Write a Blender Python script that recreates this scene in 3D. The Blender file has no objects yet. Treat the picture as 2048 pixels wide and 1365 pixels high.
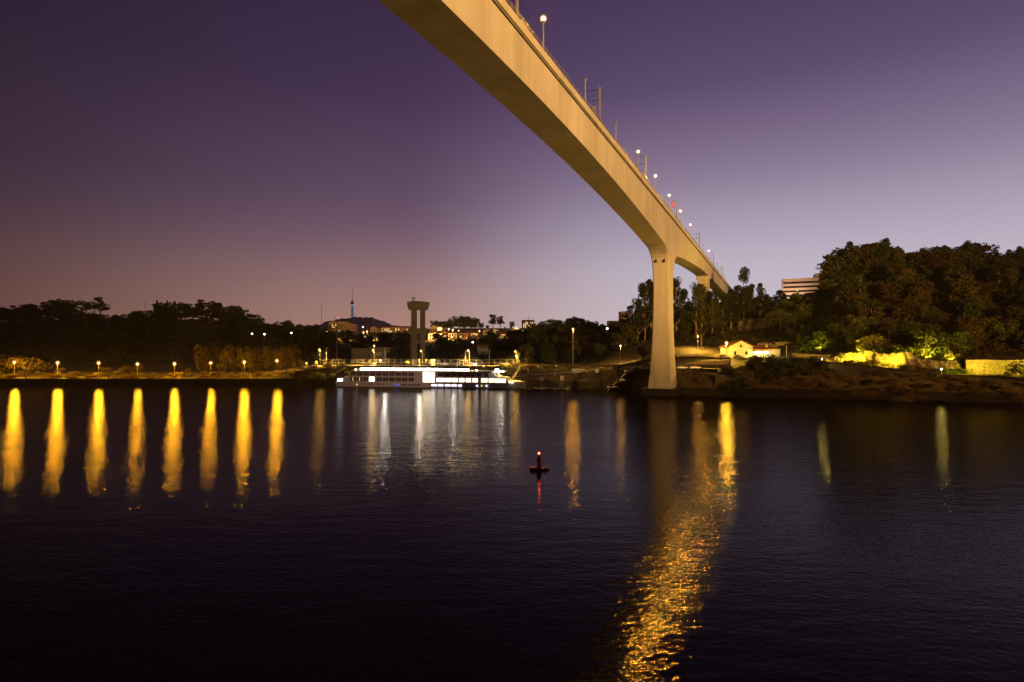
import bpy, bmesh, math, random
import numpy as np
from mathutils import Vector, Matrix
R = math.radians
C = bpy.context.scene.collection
sc = bpy.context.scene
F, HZ, CX, H = 1138.0, 699.0, 1024.0, 16.8      # focal length and horizon in photo pixels, eye height above the river
random.seed(7)
rnd = random.Random(11)

# ------------------------------------------------------------------ camera
cam = bpy.data.cameras.new("camera"); co = bpy.data.objects.new("camera", cam); C.objects.link(co)
cam.sensor_width = 36.0; cam.lens = 36.0 * F / 2048.0; cam.shift_y = (HZ - 682.5) / 2048.0
cam.clip_start = 0.5; cam.clip_end = 20000
co.location = (0, 0, H); co.rotation_euler = (R(90), 0, 0); sc.camera = co
sc.view_settings.view_transform = 'Standard'; sc.view_settings.look = 'None'
sc.view_settings.exposure = 0; sc.view_settings.gamma = 1
sc.cycles.max_bounces = 5; sc.cycles.diffuse_bounces = 2; sc.cycles.glossy_bounces = 3
sc.cycles.transmission_bounces = 2; sc.cycles.transparent_max_bounces = 6; sc.cycles.volume_bounces = 0
sc.cycles.caustics_reflective = False; sc.cycles.caustics_refractive = False
sc.cycles.sample_clamp_indirect = 1.0; sc.cycles.sample_clamp_direct = 260; sc.cycles.use_adaptive_sampling = False
sc.cycles.use_denoising = True
sc.cycles.use_light_tree = True

def lin(c):
    return tuple(((v / 255.0) / 12.92 if v / 255.0 <= .04045 else ((v / 255.0 + .055) / 1.055) ** 2.4) for v in c) + (1,)

# ------------------------------------------------------------------ dusk sky (afterglow low on the right)
w = bpy.data.worlds.new("World"); sc.world = w; w.use_nodes = True
nt = w.node_tree; N = nt.nodes; L = nt.links; N.clear()
out = N.new('ShaderNodeOutputWorld'); bg = N.new('ShaderNodeBackground'); L.new(bg.outputs[0], out.inputs[0])
tc = N.new('ShaderNodeTexCoord'); sp = N.new('ShaderNodeSeparateXYZ'); L.new(tc.outputs['Generated'], sp.inputs[0])
asn = N.new('ShaderNodeMath'); asn.operation = 'ARCSINE'; L.new(sp.outputs[2], asn.inputs[0])
mr = N.new('ShaderNodeMapRange'); L.new(asn.outputs[0], mr.inputs[0]); mr.inputs[1].default_value = 0; mr.inputs[2].default_value = R(40)
cb = N.new('ShaderNodeCombineXYZ'); L.new(sp.outputs[0], cb.inputs[0]); L.new(sp.outputs[1], cb.inputs[1])
nm = N.new('ShaderNodeVectorMath'); nm.operation = 'NORMALIZE'; L.new(cb.outputs[0], nm.inputs[0])
dp = N.new('ShaderNodeVectorMath'); dp.operation = 'DOT_PRODUCT'; L.new(nm.outputs[0], dp.inputs[0])
AZ = R(34); dp.inputs[1].default_value = (math.sin(AZ), math.cos(AZ), 0)
def fac(a, c):
    q = N.new('ShaderNodeMapRange'); q.interpolation_type = 'SMOOTHSTEP'; L.new(dp.outputs['Value'], q.inputs[0]); q.inputs[1].default_value = a; q.inputs[2].default_value = c; return q
def ramp(stops):
    r = N.new('ShaderNodeValToRGB'); L.new(mr.outputs[0], r.inputs[0])
    e = r.color_ramp.elements
    while len(e) < len(stops): e.new(.5)
    for el, (deg, c) in zip(e, stops): el.position = deg / 40.0; el.color = lin(c)
    r.color_ramp.interpolation = 'B_SPLINE'
    return r
rl = ramp([(0, (102, 64, 48)), (5, (92, 61, 55)), (10, (64, 45, 56)), (15, (50, 36, 54)), (24, (41, 27, 46)), (40, (22, 15, 32))])
rm = ramp([(0, (198, 150, 130)), (5, (182, 141, 135)), (10, (130, 102, 120)), (15, (102, 80, 106)), (24, (69, 50, 85)), (40, (38, 28, 58))])
rr = ramp([(0, (222, 206, 212)), (5, (218, 208, 220)), (10, (192, 180, 202)), (16, (144, 126, 156)), (24, (88, 69, 110)), (40, (44, 34, 70))])
m1 = N.new('ShaderNodeMixRGB'); L.new(fac(.05, .85).outputs[0], m1.inputs[0]); L.new(rl.outputs[0], m1.inputs[1]); L.new(rm.outputs[0], m1.inputs[2])
mx = N.new('ShaderNodeMixRGB'); L.new(fac(.70, 1.0).outputs[0], mx.inputs[0]); L.new(m1.outputs[0], mx.inputs[1]); L.new(rr.outputs[0], mx.inputs[2])
L.new(mx.outputs[0], bg.inputs[0]); bg.inputs[1].default_value = .93

# ------------------------------------------------------------------ materials
def mat(name, col, rough=.8, metal=0, var=.25, scale=.5, bump=0, bscale=4, spec=.3, stretch=None, obj_rand=0, col2=None):
    m = bpy.data.materials.new(name); m.use_nodes = True
    n = m.node_tree.nodes; l = m.node_tree.links; b = n['Principled BSDF']
    b.inputs['Roughness'].default_value = rough; b.inputs['Metallic'].default_value = metal
    b.inputs['Specular IOR Level'].default_value = spec
    t = n.new('ShaderNodeTexCoord'); mp = n.new('ShaderNodeMapping'); l.new(t.outputs['Object'], mp.inputs[0])
    if stretch: mp.inputs['Scale'].default_value = stretch
    nz = n.new('ShaderNodeTexNoise'); nz.inputs['Scale'].default_value = scale; nz.inputs['Detail'].default_value = 6; nz.inputs['Roughness'].default_value = .65
    l.new(mp.outputs[0], nz.inputs['Vector'])
    cr = n.new('ShaderNodeValToRGB'); l.new(nz.outputs[0], cr.inputs[0])
    c2 = col2 or tuple(min(1, c * (1 + var)) for c in col); c1 = tuple(c * (1 - var) for c in col)
    cr.color_ramp.elements[0].position = .32; cr.color_ramp.elements[1].position = .68
    cr.color_ramp.elements[0].color = c1 + (1,); cr.color_ramp.elements[1].color = c2 + (1,)
    src = cr.outputs[0]
    if obj_rand:
        oi = n.new('ShaderNodeObjectInfo'); mrr = n.new('ShaderNodeMapRange'); l.new(oi.outputs['Random'], mrr.inputs[0])
        mrr.inputs[3].default_value = 1 - obj_rand; mrr.inputs[4].default_value = 1 + obj_rand
        hs = n.new('ShaderNodeHueSaturation'); l.new(src, hs.inputs['Color']); l.new(mrr.outputs[0], hs.inputs['Value'])
        mh = n.new('ShaderNodeMapRange'); l.new(oi.outputs['Random'], mh.inputs[0]); mh.inputs[3].default_value = .47; mh.inputs[4].default_value = .53
        l.new(mh.outputs[0], hs.inputs['Hue'])
        src = hs.outputs[0]
    l.new(src, b.inputs['Base Color'])
    if bump:
        nb = n.new('ShaderNodeTexNoise'); nb.inputs['Scale'].default_value = bscale; nb.inputs['Detail'].default_value = 5; l.new(mp.outputs[0], nb.inputs['Vector'])
        bp = n.new('ShaderNodeBump'); bp.inputs['Distance'].default_value = bump; l.new(nb.outputs[0], bp.inputs['Height']); l.new(bp.outputs[0], b.inputs['Normal'])
    return m

def emi(name, col, strength, sampling='NONE'):
    m = bpy.data.materials.new(name); m.use_nodes = True
    n = m.node_tree.nodes; l = m.node_tree.links; n.clear()
    o = n.new('ShaderNodeOutputMaterial'); e = n.new('ShaderNodeEmission'); l.new(e.outputs[0], o.inputs[0])
    e.inputs[0].default_value = col + (1,); e.inputs[1].default_value = strength
    m.cycles.emission_sampling = sampling
    return m

def haloshell(name, col, strength, see):
    """painted glow halo round a lamp: part see-through, part glowing"""
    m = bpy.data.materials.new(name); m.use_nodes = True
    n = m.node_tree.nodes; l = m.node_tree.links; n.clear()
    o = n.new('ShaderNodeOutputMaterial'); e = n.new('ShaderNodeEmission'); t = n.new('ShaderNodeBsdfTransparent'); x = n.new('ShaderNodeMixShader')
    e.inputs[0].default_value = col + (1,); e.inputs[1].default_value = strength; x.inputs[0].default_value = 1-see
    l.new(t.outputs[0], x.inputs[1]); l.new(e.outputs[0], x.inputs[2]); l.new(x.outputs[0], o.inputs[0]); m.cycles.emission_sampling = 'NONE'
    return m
M = {}
def concrete(name, col):
    m = mat(name, col, .85, var=.10, scale=.06, bump=.02, bscale=2)
    n = m.node_tree.nodes; l = m.node_tree.links; b = n['Principled BSDF']
    t = n.new('ShaderNodeTexCoord')
    mp = n.new('ShaderNodeMapping'); l.new(t.outputs['Object'], mp.inputs[0]); mp.inputs['Scale'].default_value = (.35, .35, .02)
    nz = n.new('ShaderNodeTexNoise'); nz.inputs['Scale'].default_value = 1.2; nz.inputs['Detail'].default_value = 8; l.new(mp.outputs[0], nz.inputs[0])
    cr = n.new('ShaderNodeValToRGB'); l.new(nz.outputs[0], cr.inputs[0])
    cr.color_ramp.elements[0].position = .3; cr.color_ramp.elements[0].color = (.72, .70, .68, 1)
    cr.color_ramp.elements[1].position = .62; cr.color_ramp.elements[1].color = (1, 1, 1, 1)
    n2 = n.new('ShaderNodeTexNoise'); n2.inputs['Scale'].default_value = .035; n2.inputs['Detail'].default_value = 3; l.new(t.outputs['Object'], n2.inputs[0])
    c2 = n.new('ShaderNodeValToRGB'); l.new(n2.outputs[0], c2.inputs[0])
    c2.color_ramp.elements[0].position = .35; c2.color_ramp.elements[0].color = (.84, .84, .84, 1)
    c2.color_ramp.elements[1].position = .65; c2.color_ramp.elements[1].color = (1, 1, 1, 1)
    base = b.inputs['Base Color'].links[0].from_socket
    x = n.new('ShaderNodeMixRGB'); x.blend_type = 'MULTIPLY'; x.inputs[0].default_value = .6
    l.new(base, x.inputs[1]); l.new(cr.outputs[0], x.inputs[2])
    y = n.new('ShaderNodeMixRGB'); y.blend_type = 'MULTIPLY'; y.inputs[0].default_value = .8
    l.new(x.outputs[0], y.inputs[1]); l.new(c2.outputs[0], y.inputs[2])
    sx_ = n.new('ShaderNodeSeparateXYZ'); l.new(t.outputs['Object'], sx_.inputs[0]); last = y.outputs[0]
    for ax, per, wd, dk in ((0, 4.6, .022, .80), (2, 2.4, .03, .88)):
        a1 = n.new('ShaderNodeMath'); a1.operation = 'DIVIDE'; l.new(sx_.outputs[ax], a1.inputs[0]); a1.inputs[1].default_value = per
        a2 = n.new('ShaderNodeMath'); a2.operation = 'FRACT'; l.new(a1.outputs[0], a2.inputs[0])
        a3 = n.new('ShaderNodeMath'); a3.operation = 'LESS_THAN'; l.new(a2.outputs[0], a3.inputs[0]); a3.inputs[1].default_value = wd
        z = n.new('ShaderNodeMixRGB'); z.blend_type = 'MULTIPLY'; l.new(a3.outputs[0], z.inputs[0]); l.new(last, z.inputs[1]); z.inputs[2].default_value = (dk, dk, dk, 1); last = z.outputs[0]
    l.new(last, b.inputs['Base Color'])
    return m
M['concrete'] = concrete('pale_concrete', (.50, .47, .42))
M['old_concrete'] = concrete('stained_concrete', (.062, .055, .050))
M['metal'] = mat('painted_steel', (.30, .29, .27), .5, .3, .1)
M['galv'] = mat('galvanised_steel', (.42, .41, .38), .45, .4, .1)
M['darkmetal'] = mat('dark_steel', (.06, .055, .05), .5, .4)
M['rail'] = mat('weathered_rail', (.10, .085, .07), .7, .2)
M['red'] = mat('red_paint', (.42, .035, .02), .45, 0, .12)
M['white'] = mat('white_paint', (.74, .73, .71), .45, 0, .04, 1)
M['grey'] = mat('grey_paint', (.25, .24, .23), .5, 0, .08)
M['glass'] = mat('dark_window_glass', (.03, .033, .036), .08, 0, .1, spec=.6)
M['cabin'] = mat('pale_cabin_glass', (.13, .105, .09), .3, 0, .2, 1, spec=.5)  # lighter and rougher than the dark window glass
M['green'] = mat('green_awning_cloth', (.03, .25, .17), .8, 0, .1)
M['stone'] = mat('rough_stone_wall', (.30, .25, .17), .9, 0, .35, 1.2, .12, 1.6)
def stonemat():
    m = mat('coursed_stone_wall', (.26, .21, .14), .9, 0, .45, 1.4, .12, 1.6)
    n = m.node_tree.nodes; l = m.node_tree.links; bb_ = n['Principled BSDF']
    t = n.new('ShaderNodeTexCoord'); mp = n.new('ShaderNodeMapping'); l.new(t.outputs['Object'], mp.inputs[0]); mp.inputs['Scale'].default_value = (1.1, 1.1, 1.9)
    v = n.new('ShaderNodeTexVoronoi'); l.new(mp.outputs[0], v.inputs[0]); v.inputs['Scale'].default_value = 1.0
    cr = n.new('ShaderNodeValToRGB'); l.new(v.outputs['Color'], cr.inputs[0]); cr.color_ramp.elements[0].color = (.35, .33, .3, 1); cr.color_ramp.elements[1].color = (1, 1, 1, 1)
    x = n.new('ShaderNodeMixRGB'); x.blend_type = 'MULTIPLY'; x.inputs[0].default_value = .65
    l.new(bb_.inputs['Base Color'].links[0].from_socket, x.inputs[1]); l.new(cr.outputs[0], x.inputs[2]); l.new(x.outputs[0], bb_.inputs['Base Color'])
    return m
M['stone'] = stonemat()
M['quay'] = mat('dark_wet_quay_stone', (.035, .028, .02), .8, 0, .5, 1.1, .1, 1.2)
M['plaster'] = mat('cream_plaster', (.55, .49, .38), .85, 0, .1, .4)
M['plaster_white'] = mat('white_plaster', (.62, .60, .56), .85, 0, .1, .4)
M['plaster_pink'] = mat('pink_plaster', (.45, .27, .20), .85, 0, .1, .4)
M['plaster_ochre'] = mat('ochre_plaster', (.48, .34, .16), .85, 0, .1, .4)
M['wareh'] = mat('dark_grey_render', (.10, .095, .09), .85, 0, .25, .4)
M['plaster_grey'] = mat('grey_plaster', (.26, .25, .24), .85, 0, .15, .4)
M['tiles'] = mat('clay_roof_tiles', (.22, .09, .05), .85, 0, .3, 1.5, .05, 3)
M['ground'] = mat('dry_grass_and_soil', (.050, .038, .017), .95, 0, .5, .5, .35, .8, col2=(.095, .072, .03))
M['asphalt'] = mat('asphalt', (.055, .052, .048), .85, 0, .15, 1)
M['gravel'] = mat('path_gravel', (.22, .18, .11), .9, 0, .15, 1)
M['mud'] = mat('wet_mud', (.016, .011, .008), .6, 0, .4, .6, .3, 1.0, spec=.2)
M['hill'] = mat('haze_paled_hill', (.30, .21, .16), 1, 0, .4, .02, 6, .03)  # paling by haze put into the base colour
M['bark'] = mat('bark', (.10, .075, .05), .9, 0, .3, 2)
M['pale_bark'] = mat('pale_eucalyptus_bark', (.30, .22, .14), .85, 0, .25, 1.5)
def leafmat(name, col):
    m = mat(name, col, .7, 0, .45, .35, obj_rand=.3, spec=.15)
    n = m.node_tree.nodes; l = m.node_tree.links; b = n['Principled BSDF']
    o = [x for x in n if x.type == 'OUTPUT_MATERIAL'][0]
    tr = n.new('ShaderNodeBsdfTranslucent'); ms = n.new('ShaderNodeMixShader'); ms.inputs[0].default_value = .25
    l.new(b.inputs['Base Color'].links[0].from_socket, tr.inputs[0])
    l.new(b.outputs[0], ms.inputs[1]); l.new(tr.outputs[0], ms.inputs[2]); l.new(ms.outputs[0], o.inputs[0])
    return m
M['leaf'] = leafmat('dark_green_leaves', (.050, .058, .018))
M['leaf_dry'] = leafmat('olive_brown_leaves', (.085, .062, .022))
M['leaf_lit'] = leafmat('lamplit_pale_leaves', (.16, .125, .058))  # lamp light on the bushes raised into the leaf colour
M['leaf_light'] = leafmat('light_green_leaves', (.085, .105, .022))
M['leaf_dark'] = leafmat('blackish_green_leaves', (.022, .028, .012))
M['grasst'] = leafmat('dry_reed_grass', (.13, .09, .035))
SOD = (1.0, .44, .012); SODP = (1.0, .62, .24); YEL = (1.0, .74, .12); WHT = (1.0, .93, .80); GRN = (.85, 1.0, .35)
M['sodium_halo'] = haloshell('sodium_halo_shell', (1, .42, .03), 1.1, .66)  # orange halo painted as a glowing shell round the lamp core
M['core'] = emi('white_hot_lamp_core', (1, .80, .45), 12)
M['lens'] = emi('sodium_lamp_lens', (1, .62, .18), 3)
M['warm_halo'] = haloshell('warm_halo_shell', (1, .44, .14), 1.1, .66)  # same painted halo, warmer tint
M['whiteglow'] = emi('white_lamp_glow', (1, .92, .85), 25)
M['redglow'] = emi('red_signal_glow', (1, .10, .04), 14)
M['shiplight'] = emi('ship_cabin_light', (1.0, .86, .60), 7.0, 'AUTO')
M['shipwarm'] = emi('ship_saloon_light', (1.0, .78, .46), 4.0, 'AUTO')
M['shipdeck'] = emi('sun_deck_strip_light', (1.0, .90, .76), 13.0, 'AUTO')
M['shipviolet'] = emi('violet_porthole_light', (.86, .78, 1.0), 2.6, 'AUTO')
M['shipblue'] = emi('blue_lettering_glow', (.12, .10, .9), .8)
M['sterncyan'] = emi('cold_stern_light', (.75, .90, 1.0), 5, 'AUTO')
M['winyellow'] = emi('lit_yellow_window', (1.0, .66, .25), 1.1)
M['wincold'] = emi('lit_cold_window', (.8, .95, .85), .9)
M['porch'] = emi('fluorescent_porch_light', (1.0, .95, .60), 9, 'AUTO')

# ------------------------------------------------------------------ mesh helpers
class MB:
    def __init__(s): s.v = []; s.f = []; s.m = []
    def quad(s, a, b, c, d, mi=0):
        k = len(s.v); s.v += [tuple(a), tuple(b), tuple(c), tuple(d)]; s.f.append((k, k+1, k+2, k+3)); s.m.append(mi)
    def box(s, x0, x1, y0, y1, z0, z1):
        k = len(s.v)
        s.v += [(x, y, z) for z in (z0, z1) for x, y in ((x0, y0), (x1, y0), (x1, y1), (x0, y1))]
        for q in ((3, 2, 1, 0), (4, 5, 6, 7), (0, 1, 5, 4), (1, 2, 6, 5), (2, 3, 7, 6), (3, 0, 4, 7)): s.f.append(tuple(k + i for i in q)); s.m.append(0)
        return s
    def tube(s, pts, rads, n=8, cap=True):
        k0 = len(s.v); pts = [Vector(p) for p in pts]
        if not hasattr(rads, '__len__'): rads = [rads] * len(pts)
        for i, p in enumerate(pts):
            d = (pts[min(i+1, len(pts)-1)] - pts[max(i-1, 0)]).normalized()
            a = d.orthogonal().normalized() if abs(d.z) < .98 else Vector((1, 0, 0)); a = (a - d * a.dot(d)).normalized(); b = d.cross(a)
            for j in range(n):
                t = 2 * math.pi * j / n; s.v.append(tuple(p + (a * math.cos(t) + b * math.sin(t)) * rads[i]))
        for i in range(len(pts) - 1):
            for j in range(n):
                a = k0 + i*n + j; b = k0 + i*n + (j+1) % n; s.f.append((a, b, b+n, a+n)); s.m.append(0)
        if cap:
            s.f.append(tuple(k0 + j for j in reversed(range(n)))); s.m.append(0)
            s.f.append(tuple(k0 + (len(pts)-1)*n + j for j in range(n))); s.m.append(0)
        return s
    def prism(s, poly, y0, y1):                       # polygon in (x, z), extruded along y
        k = len(s.v); n = len(poly)
        s.v += [(x, y0, z) for x, z in poly] + [(x, y1, z) for x, z in poly]
        s.f.append(tuple(range(k, k+n))); s.f.append(tuple(reversed(range(k+n, k+2*n)))); s.m += [0, 0]
        for i in range(n):
            j = (i+1) % n; s.f.append((k+j, k+i, k+n+i, k+n+j)); s.m.append(0)
        return s
    def ball(s, c, r, nu=10, nv=6, sz=1):
        pts = []; rr = []
        k0 = len(s.v)
        for i in range(1, nv):
            ph = math.pi * i / nv
            for j in range(nu):
                t = 2*math.pi*j/nu; s.v.append((c[0]+r*math.sin(ph)*math.cos(t), c[1]+r*math.sin(ph)*math.sin(t), c[2]+r*sz*math.cos(ph)))
        top = len(s.v); s.v.append((c[0], c[1], c[2]+r*sz)); bot = len(s.v); s.v.append((c[0], c[1], c[2]-r*sz))
        for i in range(nv-2):
            for j in range(nu):
                a = k0+i*nu+j; b = k0+i*nu+(j+1) % nu; s.f.append((a, a+nu, b+nu, b)); s.m.append(0)
        for j in range(nu):
            s.f.append((top, k0+j, k0+(j+1) % nu)); a = k0+(nv-2)*nu; s.f.append((bot, a+(j+1) % nu, a+j)); s.m += [0, 0]
        return s
    def build(s, name, m, parent=None, smooth=False, mats=None):
        me = bpy.data.meshes.new(name); me.from_pydata(s.v, [], s.f); me.update()
        for x in (mats or [m]): me.materials.append(x)
        if mats: me.polygons.foreach_set('material_index', s.m)
        if smooth: me.polygons.foreach_set('use_smooth', [True]*len(me.polygons))
        o = bpy.data.objects.new(name, me); C.objects.link(o)
        if parent: o.parent = parent
        return o

ORD = 'first second third fourth fifth sixth seventh eighth ninth tenth eleventh twelfth thirteenth fourteenth fifteenth sixteenth seventeenth eighteenth nineteenth twentieth'.split()
ORD += ['twenty-' + w_ for w_ in ORD[:9]] + ['thirtieth'] + ['thirty-' + w_ for w_ in ORD[:9]]
def tag(o, label, cat=None, group=None, kind=None):
    if label: o['label'] = label
    if cat: o['category'] = cat
    if group: o['group'] = group
    if kind: o['kind'] = kind
    return o
def thing(name, label, cat, loc=(0, 0, 0), rz=0, group=None):
    o = bpy.data.objects.new(name, None); o.empty_display_size = .5; C.objects.link(o)
    o.location = loc; o.rotation_euler = (0, 0, rz)
    return tag(o, label, cat, group)
def dup(root, loc, rz, label, group=None, scale=None):
    r = root.copy(); C.objects.link(r); r.location = loc; r.rotation_euler = (0, 0, rz); r['label'] = label
    if group: r['group'] = group
    if scale: r.scale = scale
    for ch in list(root.children):
        c = ch.copy(); C.objects.link(c); c.parent = r
        for g in ch.children:
            d = g.copy(); C.objects.link(d); d.parent = c
    return r
def P(px, py, Y): return Vector(((px - CX) * Y / F, Y, H + (HZ - py) * Y / F))
def X(px, Y): return (px - CX) * Y / F
def light(parent, loc, power, col, r=.4, kind='POINT', aim=None, size=None, blend=.5):
    d = bpy.data.lights.new('bulb', kind); d.energy = power; d.color = col; d.shadow_soft_size = r
    if kind == 'SPOT': d.spot_size = size; d.spot_blend = blend
    o = bpy.data.objects.new('bulb', d); C.objects.link(o)
    o.location = loc
    if parent: o.parent = parent
    if aim is not None:
        v = Vector(aim) - Vector(loc); o.rotation_euler = v.to_track_quat('-Z', 'Y').to_euler()
    return o

# ------------------------------------------------------------------ terrain
SH = [(-2500, 262), (-600, 262), (-232, 258), (-105, 259), (-70, 264), (-10, 264), (12, 254), (32, 240), (50, 218), (70, 202), (88, 195), (112, 190), (158, 176), (260, 150), (420, 120), (2500, 90)]
def shore(x): return float(np.interp(x, [a for a, b in SH], [b for a, b in SH]))
ctl = []
def cp(px, py, Y): p = P(px, py, Y); ctl.append((p.x, p.y, p.z))
def cz(px, z, Y): ctl.append((X(px, Y), Y, z))
for px in (-500, -250, 0, 140, 280, 420, 540):
    cz(px, 3.6, 264); cz(px, 5.0, 276); cz(px, 6.5, 300); cz(px, 12, 335)
for px, t in ((-500, 630), (-250, 612), (-60, 620), (0, 618), (60, 610), (120, 606), (180, 612), (225, 634), (270, 630), (310, 614), (380, 608), (440, 612), (490, 628)):
    p = P(px, t, 450); ctl.append((p.x, p.y, p.z - 12)); ctl.append((p.x*.89, 400, (p.z - 12)*.66)); ctl.append((p.x*1.5, 680, (p.z-12)*.9))
for px, t, Y in ((530, 650, 440), (590, 652, 440), (640, 660, 440)):
    p = P(px, t, Y); ctl.append((p.x, p.y, p.z - 11))
for px in (620, 700, 780, 860, 940, 1020): cz(px, 8.6, 272); cz(px, 8.8, 300); cz(px, 9.5, 325)
for px in (1080, 1140, 1200): cz(px, 8.5, 262); cz(px, 9.5, 285)
for px in (650, 720, 790): cz(px, 20, 400); cz(px, 36, 620); cz(px, 42, 760)
for px in (880, 930, 980, 1030): cz(px, 16, 400); cz(px, 26, 500); cz(px, 38, 600); cz(px, 42, 680)
for px in (1080, 1140, 1200): cz(px, 15, 330); cz(px, 26, 400); cz(px, 36, 560)
cz(1245, 8.6, 232); cz(1300, 8.6, 228); cz(1245, 13.5, 262); cz(1300, 15, 258); cz(1245, 18, 285); cz(1300, 20, 285); cz(1280, 26, 340)
cz(1390, 8.4, 222); cz(1390, 13.2, 242); cz(1390, 17.5, 268); cz(1390, 22, 300); cz(1390, 38, 380)
cz(1460, 8.2, 214); cz(1460, 13.0, 240); cz(1500, 13.2, 252); cz(1440, 13.2, 252); cz(1560, 13.2, 250); cz(1470, 20, 278); cz(1540, 20, 275)
cz(1500, 25, 300); cz(1500, 36, 322); cz(1500, 46, 380); cz(1560, 30, 300); cz(1600, 55, 420); cz(1480, 52, 480)
cz(1620, 12.6, 226); cz(1620, 12.4, 222); cz(1560, 12.6, 232); cz(1620, 18, 250); cz(1620, 32, 290); cz(1650, 50, 350)
cz(1700, 11.0, 212); cz(1700, 11.2, 218); cz(1700, 20, 240); cz(1700, 42, 285); cz(1740, 59, 325)
cz(1800, 9.2, 202); cz(1800, 9.6, 208); cz(1800, 20, 232); cz(1800, 44, 280); cz(1800, 58, 325)
cz(1900, 7.9, 193); cz(1900, 8.2, 200); cz(1900, 18, 222); cz(1900, 44, 275); cz(1920, 60, 325)
cz(2040, 7.2, 184); cz(2040, 7.4, 190); cz(2040, 18, 214); cz(2040, 44, 265); cz(2040, 62, 325)
cz(2250, 7, 180); cz(2250, 18, 214); cz(2250, 60, 310); cz(2600, 7, 175); cz(2600, 50, 310); cz(1800, 62, 500); cz(2300, 62, 500)
for px in (-200, 400, 1000, 1600, 2200): cz(px, 48, 1000)
A = np.array(ctl); n_ = len(A)
D = np.sqrt(((A[:, None, :2] - A[None, :, :2])**2).sum(-1) + 4.0)
S_ = np.zeros((n_+3, n_+3)); S_[:n_, :n_] = D + 1.5*np.eye(n_)*-1; Q = np.c_[np.ones(n_), A[:, :2]/100]; S_[:n_, n_:] = Q; S_[n_:, :n_] = Q.T
WT = np.linalg.solve(S_, np.r_[A[:, 2], 0, 0, 0])
def hraw(xs, ys):
    xs = np.atleast_1d(xs); ys = np.atleast_1d(ys)
    d = np.sqrt((xs[:, None]-A[None, :, 0])**2 + (ys[:, None]-A[None, :, 1])**2 + 4.0)
    return d @ WT[:n_] + WT[n_] + WT[n_+1]*xs/100 + WT[n_+2]*ys/100
def hs(xs, ys):
    xs = np.atleast_1d(np.asarray(xs, float)); ys = np.atleast_1d(np.asarray(ys, float))
    z = np.clip(hraw(xs, ys), 2.5, 75); far = np.clip((ys-700)/500, 0, 1); z = z*(1-far) + np.minimum(z, 45)*far
    s = ys - np.interp(xs, [a for a, b in SH], [b for a, b in SH])
    bank = np.where(s < 2.5, -1.2 + s*1.1, 1.55 + (s-2.5)*.9)          # muddy foot, then slope
    return np.minimum(z, bank)
def h(x, y): return float(hs(x, y)[0])

gx = np.concatenate([np.arange(-2500, -320, 60), np.arange(-320, 320, 2.5), np.arange(320, 2500, 60)])
gy = np.concatenate([np.arange(-8, 14, 1.0), np.arange(14, 130, 3.0), np.arange(130, 400, 8), np.arange(400, 1000, 30), np.arange(1000, 3000, 250)])
nx, ny = len(gx), len(gy)
XX, SS = np.meshgrid(gx, gy)
YY = SS + np.interp(XX, [a for a, b in SH], [b for a, b in SH])
ZZ = np.concatenate([hs(XX[i], YY[i]) for i in range(ny)]).reshape(ny, nx)
rs = np.random.RandomState(3)
ZZ = ZZ + np.where((SS > -1) & (SS < 14), rs.uniform(-.25, .35, ZZ.shape), 0) + np.where((SS >= 14) & (SS < 60), rs.uniform(-.08, .12, ZZ.shape), 0)
g = MB(); g.v = list(map(tuple, np.c_[XX.ravel(), YY.ravel(), ZZ.ravel()]))
for j in range(ny-1):
    for i in range(nx-1):
        a = j*nx+i; g.f.append((a, a+1, a+nx+1, a+nx)); g.m.append(1 if SS[j, i] < 3.9 else 0)
tag(g.build('ground', None, mats=[M['ground'], M['mud']], smooth=True), 'grassy and wooded far bank rising from the river', kind='structure')
# near bank, behind the camera
nb = MB()
for i in range(-12, 12):
    for j in range(8):
        def q(i, j):
            y = -6 - j*j*7; return (i*60, y, [-1.5, 4, 9, 10, 11, 12, 13, 14, 14][j] + .4*math.sin(i*2.1))
        nb.quad(q(i, j), q(i+1, j), q(i+1, j+1), q(i, j+1))
tag(nb.build('near_bank_ground', M['ground']), 'grassy slope of the near bank', kind='structure')

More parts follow.
